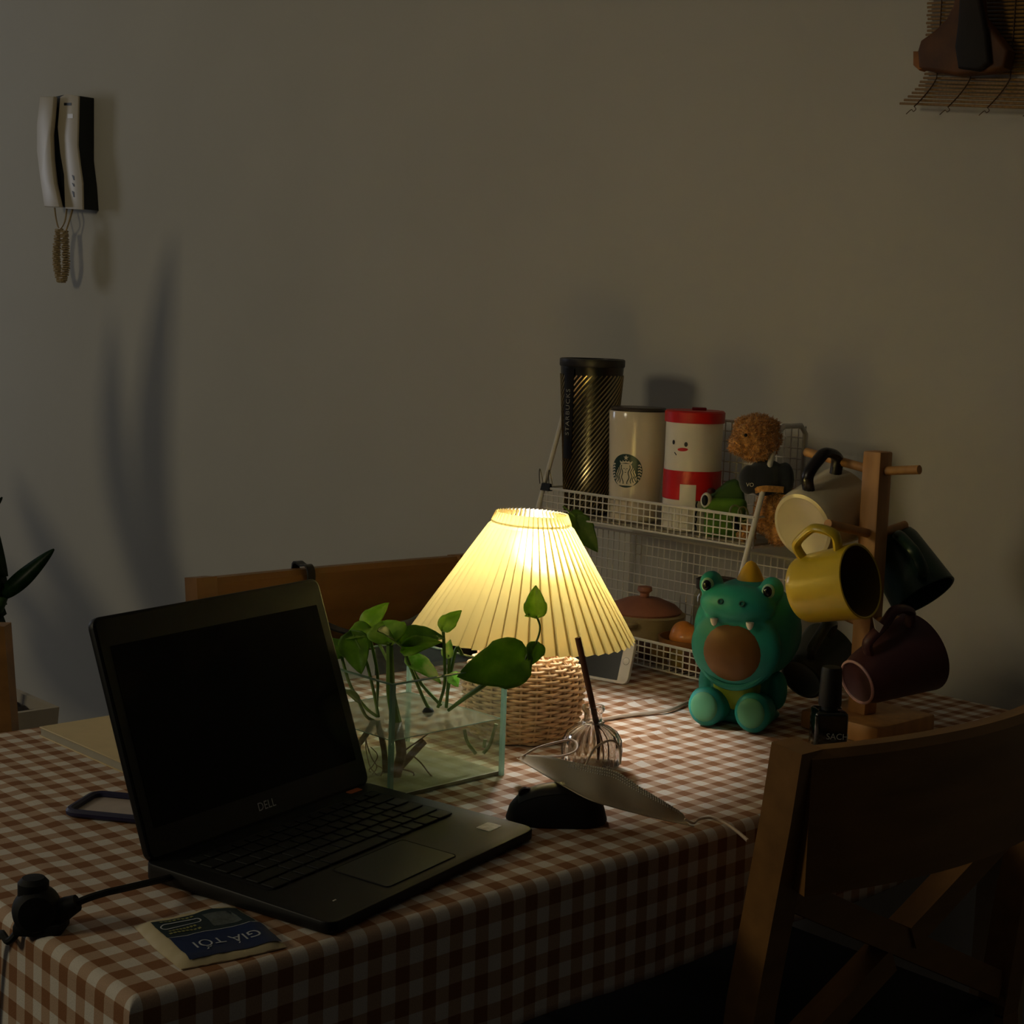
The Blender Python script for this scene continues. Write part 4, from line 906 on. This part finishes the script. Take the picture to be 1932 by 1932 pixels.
def leafbag(w_, h, th):
    n = 10; v, f = [], []
    for sgn in (1, -1):
        for i in range(n + 1):
            for j in range(n + 1):
                x, y = -1 + 2 * i / n, -1 + 2 * j / n; e = sqrt(max(0, (1 - x * x)) * max(0, (1 - y ** 4)))
                v.append(Vector((x * w_ / 2, y * h / 2, sgn * th / 2 * e * (1 + .25 * noise.noise((x * 2, y * 2, w_ * 70))))))
    K = (n + 1) ** 2
    for s in (0, 1):
        for i in range(n):
            for j in range(n):
                q = (i * (n + 1) + j, (i + 1) * (n + 1) + j, (i + 1) * (n + 1) + j + 1, i * (n + 1) + j + 1); f.append(tuple(s * K + a for a in (q if s == 0 else reversed(q))))
    return v, f
lower_items()

# ------------------------------------------------------------------ phone against the rack
def phone():
    c0 = onz(1176, 1293); dirx = Vector((.22, -.975, 0)).normalized()   # along the bottom edge to the image right
    L, Hh, th = .138, .067, .0075
    up = Vector((.30, .07, .95)).normalized(); up = (up - dirx * up.dot(dirx)).normalized(); out = dirx.cross(up).normalized()
    org = Vector((c0.x, c0.y, TZ + .001)) - dirx * (L / 2 - .006)
    t = thing('smartphone', 'white smartphone propped sideways against the wire rack', 'phone', (org.x, org.y, TZ))
    m = basis(dirx, up, out, org + out * .001)
    body = obj('body', xf(rprism([(x, y + Hh / 2) for x, y in rrect(L, Hh, .010)], -th, 0, .0015, 2), m), mat('phone_white', (226, 224, 220), .3), t, world=True)
    obj('screen', xf(rprism([(x, y + Hh / 2) for x, y in rrect(.104, .0585, .001, 1)], 0, .0004), m), SCREEN, t, world=True)
    obj('home_button', xf(mv(tube([(.0052 * cos(2 * pi * i / 24), .0052 * sin(2 * pi * i / 24), 0) for i in range(24)], .0004, 5, True), (L / 2 - .0085, Hh / 2, .0004)), m), mat('button_ring', (150, 148, 145), .3, .5), t, world=True)
phone()

# ------------------------------------------------------------------ dinosaur figurine
def figurine():
    c = onz(1400, 1360); t = thing('dinosaur_figurine', 'teal dinosaur figurine with an open mouth sitting on the gingham cloth', 'figurine', (c.x, c.y, TZ), radians(-68))
    TE = mat('teal_vinyl', (30, 138, 128), .5, var=.06, vscale=20); LI = mat('lime_vinyl', (150, 172, 40), .5, var=.05); BR = mat('brown_vinyl', (112, 78, 34), .55); YE = mat('yellow_vinyl', (206, 160, 30), .55)
    zc = .122
    hd = blob('head', [ball((.070, .068, .067), (0, .004, zc), 32, 20), ball((.050, .030, .026), (0, -.046, zc + .040), 24, 14), ball((.016, .016, .018), (-.040, -.034, zc + .060), 16, 10), ball((.016, .016, .018), (.040, -.034, zc + .060), 16, 10), ball((.060, .02, .055), (0, -.045, zc - .016), 24, 14)], TE, t, .0028, 8)
    fc = obj('face_panel', ball((.047, .030, .045), (0, -.0425, zc - .019), 32, 18), BR, t); fc['label'] = 'plain brown oval inside the open mouth'
    rim = [( .049 * cos(a), -.0585 + .012 * cos(a) ** 2 + .004 * sin(a) ** 2, zc - .019 + .047 * sin(a)) for a in [2 * pi * i / 48 for i in range(48)]]
    obj('mouth_rim', tube(rim, .0048, 8, True), TE, hd)
    for s in (-1, 1):
        e = obj('eye_white', ball((.0085, .005, .0095), (s * .040, -.0495, zc + .061), 16, 10), mat('eye_pale', (150, 190, 170), .4), hd); obj('pupil', ball((.006, .004, .007), (s * .040, -.0528, zc + .061), 14, 8), mat('gloss_black', (10, 10, 10), .15), hd)
        obj('nostril', xf(tube([(.003 * cos(2 * pi * i / 16), .003 * sin(2 * pi * i / 16), 0) for i in range(16)], .0012, 5, True), axis_m((0, -1, .35), None, (s * .014, -.0745, zc + .046))), mat('teal_dark', (20, 84, 74), .5), hd)
        obj('tooth', mv(rot(lathe([(.0052, 0), (.0046, .004), (.0026, .0085), (0, .010)], 14, True), pi, 'X'), (s * .0235, -.0665, zc + .022)), WHITEP, hd)
    obj('horn', mv(lathe([(.019, 0), (.0165, .008), (.0115, .019), (.006, .027), (0, .030)], 24), (0, .004, zc + .060)), YE, hd)
    obj('back_spike', mv(rot(lathe([(.012, 0), (.008, .01), (0, .018)], 18), radians(-50), 'X'), (0, .052, zc + .044)), YE, hd)
    bd = blob('body', [ball((.047, .040, .050), (0, .006, .050), 24, 16), ball((.046, .042, .03), (0, .008, .028), 24, 14), ball((.013, .014, .026), (-.047, -.006, .048), 14, 10), ball((.013, .014, .026), (.047, -.006, .048), 14, 10), box(.08, .07, .012, .005, c=(0, .008, .0068)), ball((.022, .034, .02), (0, .05, .022), 14, 10)], TE, t, .0026, 8)
    for s in (-1, 1):
        lg = blob('leg', [ball((.0235, .034, .0235), (s * .029, -.034, .0245), 20, 14), ball((.0245, .012, .0265), (s * .031, -.058, .0275), 20, 14)], TE, t, .0026, 6)
        obj('sole', mv(ball((.018, .0045, .0195), (0, 0, 0), 20, 10), (s * .031, -.0675, .0285)), mat('sole_green', (84, 150, 110), .55), lg)
    obj('belly', ball((.032, .012, .035), (0, -.0315, .056), 22, 14), LI, bd)
figurine()

# ------------------------------------------------------------------ mug tree
TX, TY = 1.130, .155; POSTT = 1.112
def mug_tree():
    t = thing('mug_tree', 'wooden mug tree with square post and round pegs', 'mug tree', (TX, TY, TZ))
    obj('base', box(.128, .118, .024, .003, c=(.008, -.004, .0125)), WOOD2, t); obj('post', box(.027, .027, POSTT - TZ - .024, .0025, c=(0, 0, .024 + (POSTT - TZ - .024) / 2)), WOOD2, t)
    def peg(d, z, L=.082, up=.20):
        d = Vector(d); a = Vector((0, 0, z)) + d * .012; b = a + d * L + Z * (L * up); obj('peg', tube([a, a.lerp(b, .5), b], .0058, 12), WOOD2, t)
    zt = .338
    peg((0, -1, 0), zt, .050, .12); peg((0, 1, 0), zt, .100, .14); peg((-1, 0, 0), .258, .085); peg((1, 0, 0), .255, .058, .15); peg((0, -1, 0), .145, .055); peg((0, 1, 0), .140, .065)
mug_tree()
def mug(name, label, bottom, axis, hdir, r0, r1, h, mo, mi, mh, ring=None, handle=True, hr=.0055, hsize=(.62, .030)):
    m = axis_m(axis, hdir, bottom); t = thing(name, label, 'mug', bottom, group='mugs on the mug tree')
    def r(z): return r0 + (r1 - r0) * (z / h)
    b = obj('cup_body', xf(lathe([(0, .0015), (r0 * .78, .0015), (r0 * .84, 0), (r0 * .94, .001), (r0, .007)] + [(r(h * k / 8), h * k / 8) for k in range(1, 8)] + [(r1, h - .001), (r1 - .0012, h), (r1 - .003, h - .001)], 48), m), mo, t, world=True)
    obj('cup_inside', xf(lathe([(r1 - .003, h - .001)] + [(r(h * k / 8) - .003, h * k / 8) for k in range(7, 0, -1)] + [(r0 - .006, .006), (0, .005)], 48), m), mi, t, world=True)
    if ring: obj('base_ring', xf(tube([(r0 * .90 * cos(2 * pi * i / 40), r0 * .90 * sin(2 * pi * i / 40), -.0003) for i in range(40)], .0018, 6, True), m), ring, t, world=True)
    if handle:
        hh, ho = hsize; za, zb_ = h * (.5 - hh / 2), h * (.5 + hh / 2)
        pts = [(r(za) - .002, 0, za), (r(za) + ho * .55, 0, za - .002), (r(za) + ho, 0, h * .42), (r(zb_) + ho, 0, h * .60), (r(zb_) + ho * .6, 0, zb_ + .003), (r(zb_) - .002, 0, zb_)]
        obj('handle', xf(sc(tube(smooth_path(pts, 5), hr, 10), (1, 1.35, 1)), m), mh, t, world=True)
    return t
ENA = mat('enamel_cream', (214, 200, 164), .22, spec=.5, coat=.4); ENI = mat('enamel_inside', (190, 180, 150), .3); BKH = mat('handle_black', (26, 18, 16), .3)
YEL = mat('mug_yellow', (206, 178, 44), .3, coat=.2, var=.05); GRN = mat('mug_green', (34, 62, 48), .35); MAR = mat('mug_maroon', (76, 44, 48), .45); PIN = mat('ring_pink', (200, 160, 160), .5); OLV = mat('mug_smoke', (70, 74, 56), .3)
P = V(1513, 994, (1.055, .236)); nb = cv(-.70, -.26, .66); mug('enamel_mug', 'cream enamel mug with a black handle on the mug tree', P, -nb, cv(.25, .9, -.1), 0.0465, .052, .088, ENA, ENI, BKH, hr=.0065, hsize=(.66, .034))
P = V(1625, 1096, (1.03, .105)); ax = cv(.70, .26, .66); mug('yellow_mug', 'yellow mug hanging with its mouth toward the camera', P - ax * .084, ax, cv(-.35, .9, .1), 0.0420, .0465, .084, YEL, mat('mug_yellow_inside', (120, 96, 44), .4), YEL)
P = V(1692, 1045, (1.20, .165)); ax = cv(.45, -.72, .5); mug('green_mug', 'dark green mug hanging at the right of the mug tree', P - ax * .02, ax, cv(-.3, .7, .6), .037, .044, .088, GRN, GRN, GRN)
P = V(1617, 1287, (1.085, .075)); nb = cv(-.84, -.30, .48); mug('maroon_mug', 'dark maroon mug showing a pale base ring', P, -nb, cv(.1, .95, .2), .0305, .052, .105, MAR, MAR, MAR, ring=PIN)
P = V(1512, 1282, (1.150, .225)); nb = cv(-.6, -.45, .65); mug('smoky_mug', 'dark olive mug hanging low behind the nail polish bottle', P, -nb, cv(.4, .9, 0), .033, .041, .075, OLV, OLV, OLV)
hl = V(1655, 1181, (1.03, .07)); o = obj('handle_highlight', xf(rprism([(-.006, .010), (.000, .006), (.008, .001), (.003, -.008), (-.003, -.003)], -.0004, .0004), axis_m(cv(.2, .1, 1), cR, hl)), OFFWHITE); tag(o, 'tiny white piece standing in for a highlight below the yellow mug', 'highlight')  # white piece modelled in place of a glint on the mug handle

# ------------------------------------------------------------------ nail polish bottle
def polish():
    c = onz(1560, 1423); t = thing('nail_polish', 'square black nail polish bottle behind the near chair back', 'bottle', (c.x, c.y, TZ), face_rot(c, radians(12)))
    DG = mat('dark_glass', (10, 16, 13), .12, coat=.5)
    obj('bottle_body', box(.040, .040, .056, .005, 3, c=(0, 0, .0285)), DG, t); obj('neck', lathe([(.010, .056), (.010, .062)], 20), BLACK, t)
    obj('cap', lathe([(0, .061), (.0135, .061), (.0140, .064), (.0125, .104), (.0115, .108), (0, .109)], 28), BLACK, t)
    obj('lettering', xf(text_geo('SACH', .0105), basis((1, 0, 0), (0, 0, 1), (0, -1, 0), (.007, -.0203, .027))), mat('grey_letters', (150, 155, 150), .4), t)['label'] = 'grey lettering'
polish()

# ------------------------------------------------------------------ chairs
CH_W = .53
def chair(name, label, loc, rz, xbrace=True, sag=.052):
    # local: backrest at y=0 bulging to -y, seat toward +y, width along x, centred
    t = thing(name, label, 'chair', loc, rz)
    hw = CH_W / 2
    def arc(x): return -sag * (1 - (x / hw) ** 2)
    th = .026; n = 24; v, f = [], []
    for i in range(n + 1):
        x = -hw + .02 + (CH_W - .04) * i / n; y = arc(x); sl = atan2(2 * sag * x / hw / hw, 1); nx, ny = -sin(sl), cos(sl)
        for s, z in ((-1, .725), (1, .725), (1, .858), (.6, .866), (-.6, .866), (-1, .858)):
            v.append(Vector((x + nx * s * th / 2, y + ny * s * th / 2 - .0 , z)))
    for i in range(n):
        for k in range(6): q = (k + 1) % 6; f.append((6 * i + k, 6 * i + q, 6 * i + 6 + q, 6 * i + 6 + k))
    f.append(tuple(range(6))); f.append(tuple(6 * n + k for k in range(6)))
    obj('backrest', (v, f), WOOD, t, angle=30)
    for s in (-1, 1):
        pts = [(s * (hw - .016), -.002, .868), (s * (hw - .016), .006, .80), (s * (hw - .016), .036, .60), (s * (hw - .016), .05, .45)]
        g = join(*[ribbon([Vector(p) for p in pts], (1, 0, 0), .034, .036)]); obj('post', g, WOOD, t, angle=30)
        g = ribbon([Vector((s * (hw - .016), .05, .45)), Vector((s * (hw - .016), .03, .25)), Vector((s * (hw - .016), -.01, .0))], (1, 0, 0), .034, .036); obj('rear_leg', g, WOOD, t, angle=30)
        g = ribbon([Vector((s * (hw - .03), .44, .44)), Vector((s * (hw - .025), .45, .2)), Vector((s * (hw - .02), .46, .0))], (1, 0, 0), .036, .034); obj('front_leg', g, WOOD, t, angle=30)
    obj('seat', rprism([(x, y + .25) for x, y in rrect(CH_W - .07, .44, .03)], .440, .468, .006), mat('seat_dark', (44, 40, 30), .8), t)
    for s in (-1, 1): obj('side_rail', box(.022, .40, .04, .003, c=(s * (hw - .022), .25, .42)), WOOD, t)
    if xbrace:
        a, b = Vector((hw - .035, .018, .725)), Vector((-hw + .035, .048, .490)); mid = a.lerp(b, .52)
        obj('diagonal_brace', ribbon([a, a.lerp(b, .49)], (0, 1, 0), .030, .030), WOOD, t, angle=30); obj('diagonal_brace', ribbon([a.lerp(b, .56), b], (0, 1, 0), .030, .030), WOOD, t, angle=30)
        c_, d = Vector((-hw + .035, .02, .715)), Vector((hw - .035, .048, .490)); obj('diagonal_brace', ribbon([c_, d], (0, 1, 0), .026, .032), WOOD, t, angle=30)
    return t
chair('wooden_chair', 'wooden chair with a curved back in the near right corner', (.885, -.112, 0), 0)
chair('wooden_chair', 'wooden chair with a broad back behind the laptop', (.915, 1.0, 0), pi - radians(1.5), xbrace=False, sag=.010)
def bag():
    t = thing('shoulder_bag', 'black shoulder bag hung on the far chair behind the plants', 'bag', (1.05, .88, .47))
    BG = mat('black_nylon', (16, 14, 16), .75, sheen=.2)
    blob('bag_body', [box(.26, .12, .30, .04, 3, c=(0, 0, .17)), ball((.10, .06, .05), (0, 0, .29), 16, 10)], BG, t, .008, 5)
    top = V(577, 1064, (.845, 1.0)); x = top.x
    pts = [Vector((.93, .90, .76)), Vector((x + .01, .978, .79)), Vector((x, .984, .866)), Vector((x, 1.004, .872)), Vector((x, 1.026, .866)), Vector((x + .02, 1.034, .76)), Vector((.95, 1.036, .62))]
    obj('strap', ribbon(smooth_path(pts, 6), (1, 0, 0), .014, .003), BG, t, world=True)
bag()

# ------------------------------------------------------------------ wall intercom
def intercom():
    def sz(u, v, p=0): return wall_sz(u, v, p)
    ctr = wall_sz(125, 290); org = wallpt(ctr[0], ctr[1]); t = thing('wall_intercom', 'cream wall intercom handset with a coiled cord on the wall', 'intercom', org)
    def poly(pts, p): return [sz(u, v, p) for u, v in pts]
    CI = mat('intercom_cream', (206, 194, 168), .4); DKB = mat('intercom_dark', (24, 28, 26), .5)
    T = .040
    obj('back_body', xf(rprism(poly([(84, 186), (118, 179), (150, 181), (150, 300), (156, 350), (159, 395), (96, 389), (84, 300)], T), .0, T, .002), wm), DKB, t, world=True)  # dark colour carries the shade of the side face and handset gap
    pan = obj('front_panel', xf(rprism(poly([(117, 183), (128, 178), (151, 182), (150, 230), (149, 275), (153, 310), (158, 345), (159, 396), (126, 394), (124, 330), (117, 290), (112, 240)], T), T, T + .005, .001), wm), CI, t, world=True)
    hsp = poly([(76, 182), (102, 182), (100, 215), (96, 255), (98, 300), (103, 345), (113, 391), (84, 390), (76, 335), (70, 285), (70, 235)], T + .022)
    obj('handset_rest', xf(rprism(poly([(80, 200), (97, 200), (100, 240), (84, 240)], T + .012), T, T + .013), wm), DKB, t, world=True); obj('handset_rest', xf(rprism(poly([(84, 350), (100, 350), (104, 380), (88, 380)], T + .012), T, T + .013), wm), DKB, t, world=True)
    hs = obj('handset', xf(rprism(hsp, T + .012, T + .024, .003, 2), wm), CI, t, world=True)
    def sub(g, m, par, nm): return obj(nm, xf(g, t.matrix_basis.inverted() @ wm), m, par)
    sub(rprism(poly([(121, 194), (135, 194), (135, 199), (121, 199)], T + .005), T + .005, T + .0056), DKB, pan, 'slot')
    sub(rprism(poly([(128, 215), (138, 215), (138, 223), (128, 223)], T + .005), T + .005, T + .0058), WHITEP, pan, 'button')
    for a, b in ((330, 340), (345, 352), (360, 372)): sub(rprism(poly([(136, a), (140, a + 2), (141, b), (139, b)], T + .005), T + .005, T + .0056), DKB, pan, 'speaker_slit')
    CC = mat('cord_cream', (180, 158, 118), .5)
    def w3(u, v, p): return onwall(u, v, p)
    # coiled cord hanging: loops up to the handset and the body
    obj('cord_lead', tube(smooth_path([w3(103, 392, .05), w3(106, 415, .05), w3(112, 432, .05), w3(122, 418, .05), w3(126, 394, .035)], 5), .0022, 6), CC, t, world=True)
    obj('cord_lead', tube(smooth_path([w3(137, 394, .03), w3(132, 412, .045), w3(124, 436, .05)], 5), .0026, 6), CC, t, world=True)
    ax = [w3(112, 432, .05), w3(107, 470, .05), w3(108, 505, .05), w3(116, 532, .05), w3(124, 505, .05), w3(123, 465, .05), w3(121, 436, .05)]
    sp = smooth_path(ax, 40); pts = []
    for i, p in enumerate(sp):
        a = i * 1.35; pts.append(p + (WS * cos(a) + WN * sin(a)) * .0085)
    obj('coiled_cord', tube(pts, .0024, 5), CC, t, world=True)
intercom()

# ------------------------------------------------------------------ bamboo mat and ornament
def bamboo():
    a = wall_sz(1745, 40, .012); t = thing('bamboo_mat', 'bamboo stick mat hanging high on the wall at right', 'mat', wallpt(a[0] + .15, a[1], .01))
    BM = mat('bamboo', (150, 112, 58), .55, var=.25, vscale=90); ST = mat('mat_string', (92, 66, 34), .8)
    s0 = wall_sz(1747, 40, .012)[0]; zb = wall_sz(1790, 190, .03)[1]; me = mesh_from(rot(lathe([(0, -.5), (.0018, -.5), (.0021, 0), (.0018, .5), (0, .5)], 7), pi / 2, 'Y'), 'bamboo_stick'); me.materials.append(BM)
    for p in me.polygons: p.use_smooth = True
    inv = t.matrix_basis.inverted(); n = 62; rnd = random.Random(5); L = .42; slope = .13
    for k in range(n):
        z = zb + .0056 * k; curl = max(0, (7 - k)) / 7
        p_ = .008 + .030 * curl ** 1.5; left = s0 - .020 * curl ** 1.0 + rnd.uniform(-.0015, .0015)
        c = wallpt(left + L / 2, z - (L / 2) * .0, p_); o = bpy.data.objects.new('bamboo_stick', me); C.objects.link(o); o.parent = t
        ang = radians(-5.5 if k < 8 else -4.0)
        dx = WS * cos(ang) + Z * sin(ang); dy = -WS * sin(ang) + Z * cos(ang)
        c = wallpt(left, z, p_) + dx * (L / 2)
        o.matrix_local = inv @ basis(dx * L, dy, -WN, c)
    for q in (.022, .075, .135, .2, .27, .34):
        pts = [wallpt(s0 + q - .012 * max(0, 7 - k) / 7, zb + .0056 * k - q * .08, .0105 + .030 * (max(0, (7 - k)) / 7) ** 1.5) for k in range(-1, n)]
        obj('string', tube(pts, .0009, 4), ST, t, world=True)
        b = pts[0]; obj('string_end', tube(smooth_path([b, b + Vector((0, 0, -.004)) + WS * .003, b + Z * -.007 - WS * .001, b + Z * -.004 - WS * .004, b + Z * -.010 - WS * .012], 4), .0006, 4), ST, t, world=True)
    p0 = .035
    def poly(pts, p): return [wall_sz(u, v, p) for u, v in pts]
    o = thing('hanging_ornament', 'dark brown flared wooden ornament hanging before the bamboo mat', 'ornament', onwall(1815, 100, p0))
    DB = mat('ornament_brown', (92, 54, 22), .6, var=.3, vscale=30); DD = mat('ornament_dark', (30, 22, 16), .7, var=.3, vscale=30)
    obj('flared_body', xf(rprism(poly([(1806, -30), (1804, 10), (1790, 38), (1765, 62), (1742, 78), (1736, 98), (1738, 130), (1762, 136), (1812, 143), (1870, 138), (1900, 130), (1908, 96), (1880, 60), (1856, 30), (1850, -30)], p0), p0 - .018, p0 + .010, .005, 3), wm), DB, o, world=True)
    obj('dark_centre', xf(rprism(poly([(1816, -30), (1812, 40), (1806, 90), (1812, 130), (1850, 136), (1872, 120), (1866, 60), (1848, -30)], p0 + .01), p0 + .006, p0 + .020, .005, 3), wm), DD, o, world=True)
    obj('end_block', xf(rprism(poly([(1727, 98), (1744, 98), (1746, 130), (1738, 134), (1727, 124)], p0), p0 - .012, p0 + .008, .002), wm), mat('ornament_orange', (150, 92, 36), .6, var=.2, vscale=60), o, world=True)
bamboo()

# ------------------------------------------------------------------ planter behind the table
def planter():
    p = onz(112, 1334, .46); W_ = .24; t = thing('white_planter', 'white square planter with a long-leaved plant behind the table', 'plant pot', (p.x - W_ / 2, p.y + W_ / 2, 0))
    PW = mat('planter_white', (196, 186, 168), .6); h = .46; w1 = W_ / 2; w0 = W_ / 2 - .03; wi = w1 - .012
    v = [Vector((s * a, q * a, z)) for a, z in ((w0, 0), (w1, h), (wi, h), (wi - .004, h - .05)) for s, q in ((-1, -1), (1, -1), (1, 1), (-1, 1))]
    f = [(0, 1, 2, 3)] + [(4 * j + i, 4 * j + (i + 1) % 4, 4 * j + 4 + (i + 1) % 4, 4 * j + 4 + i) for j in range(3) for i in range(4)]
    obj('pot', (v, f), PW, t, smooth=False)
    n = 14; vv = [Vector((-(wi - .006) + 2 * (wi - .006) * i / n, -(wi - .006) + 2 * (wi - .006) * j / n, h - .020 + .010 * noise.noise((i * .9, j * .9, 0)))) for i in range(n + 1) for j in range(n + 1)]
    obj('soil', (vv, [(i * (n + 1) + j, (i + 1) * (n + 1) + j, (i + 1) * (n + 1) + j + 1, i * (n + 1) + j + 1) for i in range(n) for j in range(n)]), mat('soil', (52, 42, 36), .95, var=.5, vscale=60, bump=.6, bscale=80), t)
    c = t.location; PL = leafmat('strap_leaf', (30, 62, 30), (44, 80, 38)); P0 = (c.x - .03, c.y)
    b = Vector((c.x - .03, c.y, h - .04)); top = V(6, 1126, P0)
    obj('stalk', tube(smooth_path([b, b.lerp(top, .5) + Vector((.0, .01, 0)), top], 6), .010, 10), mat('stalk_green', (50, 80, 36), .6), t, world=True)
    def lf(base, mid, tip, w_):
        pts = smooth_path([base, mid, tip], 10); o = obj('strap_leaf', ribbon(pts, cv(.5, .6, .4).cross((Vector(tip) - Vector(base)).normalized()), lambda s: .003 + w_ * sin(pi * min(1, .12 + .88 * s) ** .9) , .0012), PL, t, world=True, angle=180)
    lf(V(4, 1124, P0), V(50, 1085, P0), V(102, 1036, P0), .034)
    lf(V(2, 1110, P0), V(-40, 1010, P0), V(4, 938, P0), .04)
    for (bx, by, bz), (tx, ty, tz), w_ in (((.70, 2.12, .80), (.755, 2.05, 1.52), .105), ((.66, 2.16, .80), (.70, 2.24, 1.37), .085), ((.68, 2.2, .62), (.70, 2.62, 1.00), .10), ((.68, 2.2, .56), (.70, 2.70, .80), .10), ((.66, 2.2, .52), (.66, 2.56, .66), .09)):
        b_, t_ = Vector((bx, by, bz)), Vector((tx, ty, tz)); pts = smooth_path([Vector((top.x - .01, top.y, .52)), b_.lerp(t_, .35) + Vector((-.01, 0, .02)), t_], 12)
        obj('strap_leaf', ribbon(pts, Vector((.15, 1, 0)).cross(Vector((0, 0, 1))).cross((t_ - b_).normalized()) if False else (t_ - b_).normalized().cross(Vector((-1, -.25, .1))), lambda s_, w_=w_: .006 + w_ * max(0, sin(pi * max(0, (s_ - .18) / .82) ** .8)), .0014), PL, t, world=True, angle=180)
    for q in range(6):
        d = (-cR * (1.0 + .25 * (q % 2)) + cF * (-.8 + .32 * q)).normalized(); z0 = top.z - .06 + .02 * q
        lf(Vector((top.x, top.y, z0)), Vector((top.x, top.y, z0 + .22)) + d * .11, Vector((top.x, top.y, z0 + .30 + .05 * (q % 3))) + d * .24, .045)
planter()
def board():
    P0 = (.22, 1.18); q = V(22, 1372, P0); tp_ = V(8, 1182, P0)
    t = thing('wooden_stand', 'plain brown wooden stand at the left edge before the planter', 'stand', (q.x - .10, q.y + .09, 0))
    wt, wb = .085, .085 + (q - tp_).dot(cR) * 1.0
    def sec(z): k = (tp_.z - z) / (tp_.z - q.z); return (tp_.lerp(q, k)).dot(cR)
    zs = (0, q.z, tp_.z); g = []
    for z in zs:
        r = sec(z); 
        for du, dd in ((0, 0), (-.17, 0), (-.17, .03), (0, .03)): 
            b = Vector((q.x, q.y, 0)); b += cR * (r - q.dot(cR) + du) + cF * dd; g.append(Vector((b.x, b.y, z)))
    f = [(3, 2, 1, 0), (8, 9, 10, 11)] + [(4 * j + i, 4 * j + (i + 1) % 4, 4 * j + 4 + (i + 1) % 4, 4 * j + 4 + i) for j in range(2) for i in range(4)]
    obj('board', (g, f), WOOD, t, smooth=False, world=True)
    b = Vector((q.x, q.y, 0)) - cR * .085 + cF * .015; obj('foot', xf(box(.24, .16, .03, .005, c=(0, 0, .015)), axis_m(Z, cR, b)), WOOD, t, world=True)
board()
